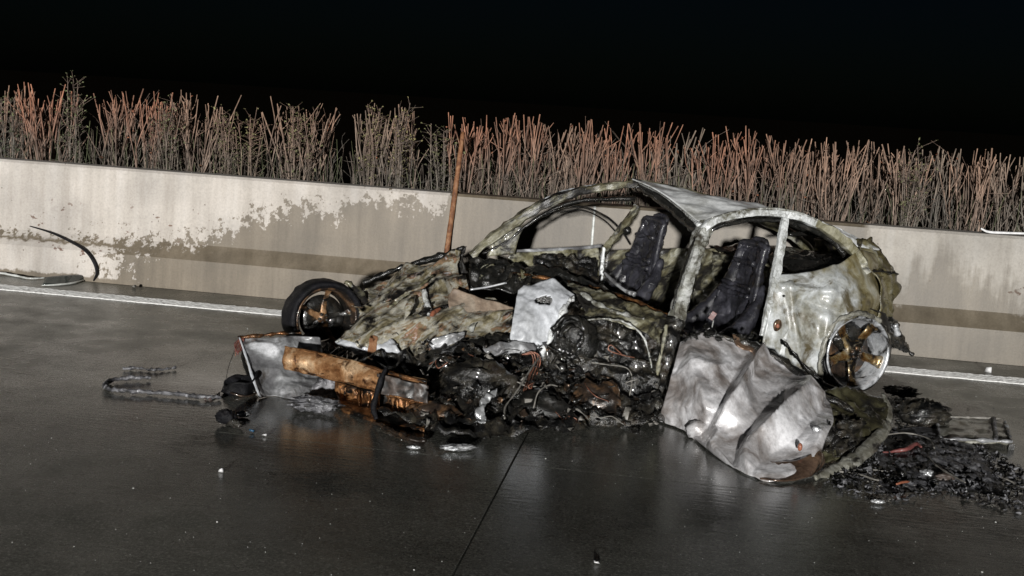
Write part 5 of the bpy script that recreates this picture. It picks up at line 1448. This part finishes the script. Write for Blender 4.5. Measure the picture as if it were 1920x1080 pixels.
def weed(u, wpx, label, seed, up=0, y=9.8, group='straggly weeds behind the barrier'):
    rr = random.Random(seed)
    top = Q(u, hedge_top(u) + up, 'y', y)
    base = Vector((top.x, y, .6))
    Hh = top.z - .6
    rt_ = Root('straggly_weed', base, label, 'weed', group)
    W = wpx / FPX * y * .5
    g, lg = Geo(), Geo()
    for k in range(9):
        a = rr.uniform(-1, 1)
        tp = base + Vector((a * W, rr.uniform(-.12, .12), Hh * rr.uniform(.72, 1.0)))
        b0 = base + Vector((a * W * .4, rr.uniform(-.1, .1), -.02))
        md = b0.lerp(tp, .55) + Vector((rr.gauss(0, .03), 0, 0))
        stick(g, [b0, md, tp], .006, .003, 7, 4)
        for q in range(26):
            t = rr.uniform(.25, 1)
            p = b0.lerp(md, t * 2) if t < .5 else md.lerp(tp, t * 2 - 1)
            e = p + Vector((rr.gauss(0, .045), rr.gauss(0, .04), rr.uniform(.01, .08)))
            stick(g, [p, e], .0022, .0012, 2, 3)
            lg.add(*plate_geo(e, rr.uniform(.010, .022), rr))
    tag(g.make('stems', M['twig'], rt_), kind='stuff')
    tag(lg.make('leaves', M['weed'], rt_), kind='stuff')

SH = [(-230, 90), (-145, 90), (-60, 90), (18, 70), (85, 100), (215, 90), (285, 100), (375, 110), (560, 92), (602, 34), (712, 96), (762, 44), (880, 70), (940, 75), (1000, 70), (1055, 75), (1110, 70), (1165, 75), (1225, 75), (1285, 75),
      (1345, 75), (1405, 75), (1465, 80), (1520, 70), (1575, 80), (1640, 75), (1700, 80), (1765, 85), (1820, 70), (1895, 85), (1975, 90), (2060, 90), (2150, 90), (2240, 90)]
ORD = 'first second third fourth fifth sixth seventh eighth ninth tenth eleventh twelfth thirteenth fourteenth fifteenth sixteenth seventeenth eighteenth nineteenth twentieth twenty-first twenty-second twenty-third'.split()
SPLIT = [u for u, _ in SH].index(880)
for i, (u, wpx) in enumerate(SH):
    mat = 'stem' if (u < 480 or 850 < u < 1530) and i % 4 != 3 else 'stem2'
    k_ = i - SPLIT
    lab = ('bare clipped shrub, %s past the rusty rod towards the tail of the wreck' % ORD[k_]) if k_ >= 0 else ('bare clipped shrub, %s before the rusty rod along the pale dry barrier' % ORD[-k_ - 1])
    shrub(u, wpx, int(wpx * .19) + 4, int(wpx * (.7 if u < 800 else 1.0)), mat, lab, 100 + i, y=10.05 + (.12 if i % 2 else -.1), up=random.Random(i).uniform(-8, 8), leaves=4 + (i * 7) % 14)
for i, (u, wpx, up, lab) in enumerate((
        (140, 60, -16, 'tallest green straggly weed, between two reddish shrubs'), (470, 64, 3, 'green straggly weed standing alone in a gap of the hedge'),
        (570, 54, -14, 'green-tipped weed growing through a grey-brown shrub'), (835, 44, -6, 'straggly weed beside the rusty rod'),
        (760, 30, -8, 'thin straggly weed at the edge of the fan-shaped shrub'), (1715, 50, -8, 'pale tufted weed in the hedge past the wreck'),
        (20, 50, 8, 'green weed at the far end of the pale dry barrier'), (430, 40, 8, 'small green weed beside the one standing in the gap'), (705, 40, -4, 'green-tipped weed in the middle of the fan-shaped shrub'),
        (320, 40, 6, 'small green weed among the reddish shrubs'))):
    weed(u, wpx, lab, 300 + i, up)
# low dead undergrowth along the top of the barrier
for nm, mat, n_, rng in (('dead_grass', 'twig', 800, (.2, .48)), ('dead_grass', 'weed', 300, (.25, .55))):
    g = Geo()
    rr = random.Random(len(nm) + n_)
    for k in range(n_):
        x = rr.uniform(-6.2, 4.8)
        y = rr.uniform(9.55, 10.5)
        h = rr.uniform(*rng) + .15
        b0 = Vector((x, y, .6))
        e = b0 + Vector((rr.gauss(0, .08), rr.gauss(0, .06), h))
        stick(g, [b0, b0.lerp(e, .6) + Vector((rr.gauss(0, .02), 0, 0)), e], .003, .0015, 4, 3)
    tag(g.make(nm, M[mat]), 'dead grass and thin twigs along the foot of the hedge' if mat == 'twig' else 'dull green grass blades along the foot of the hedge', 'grass', kind='stuff')
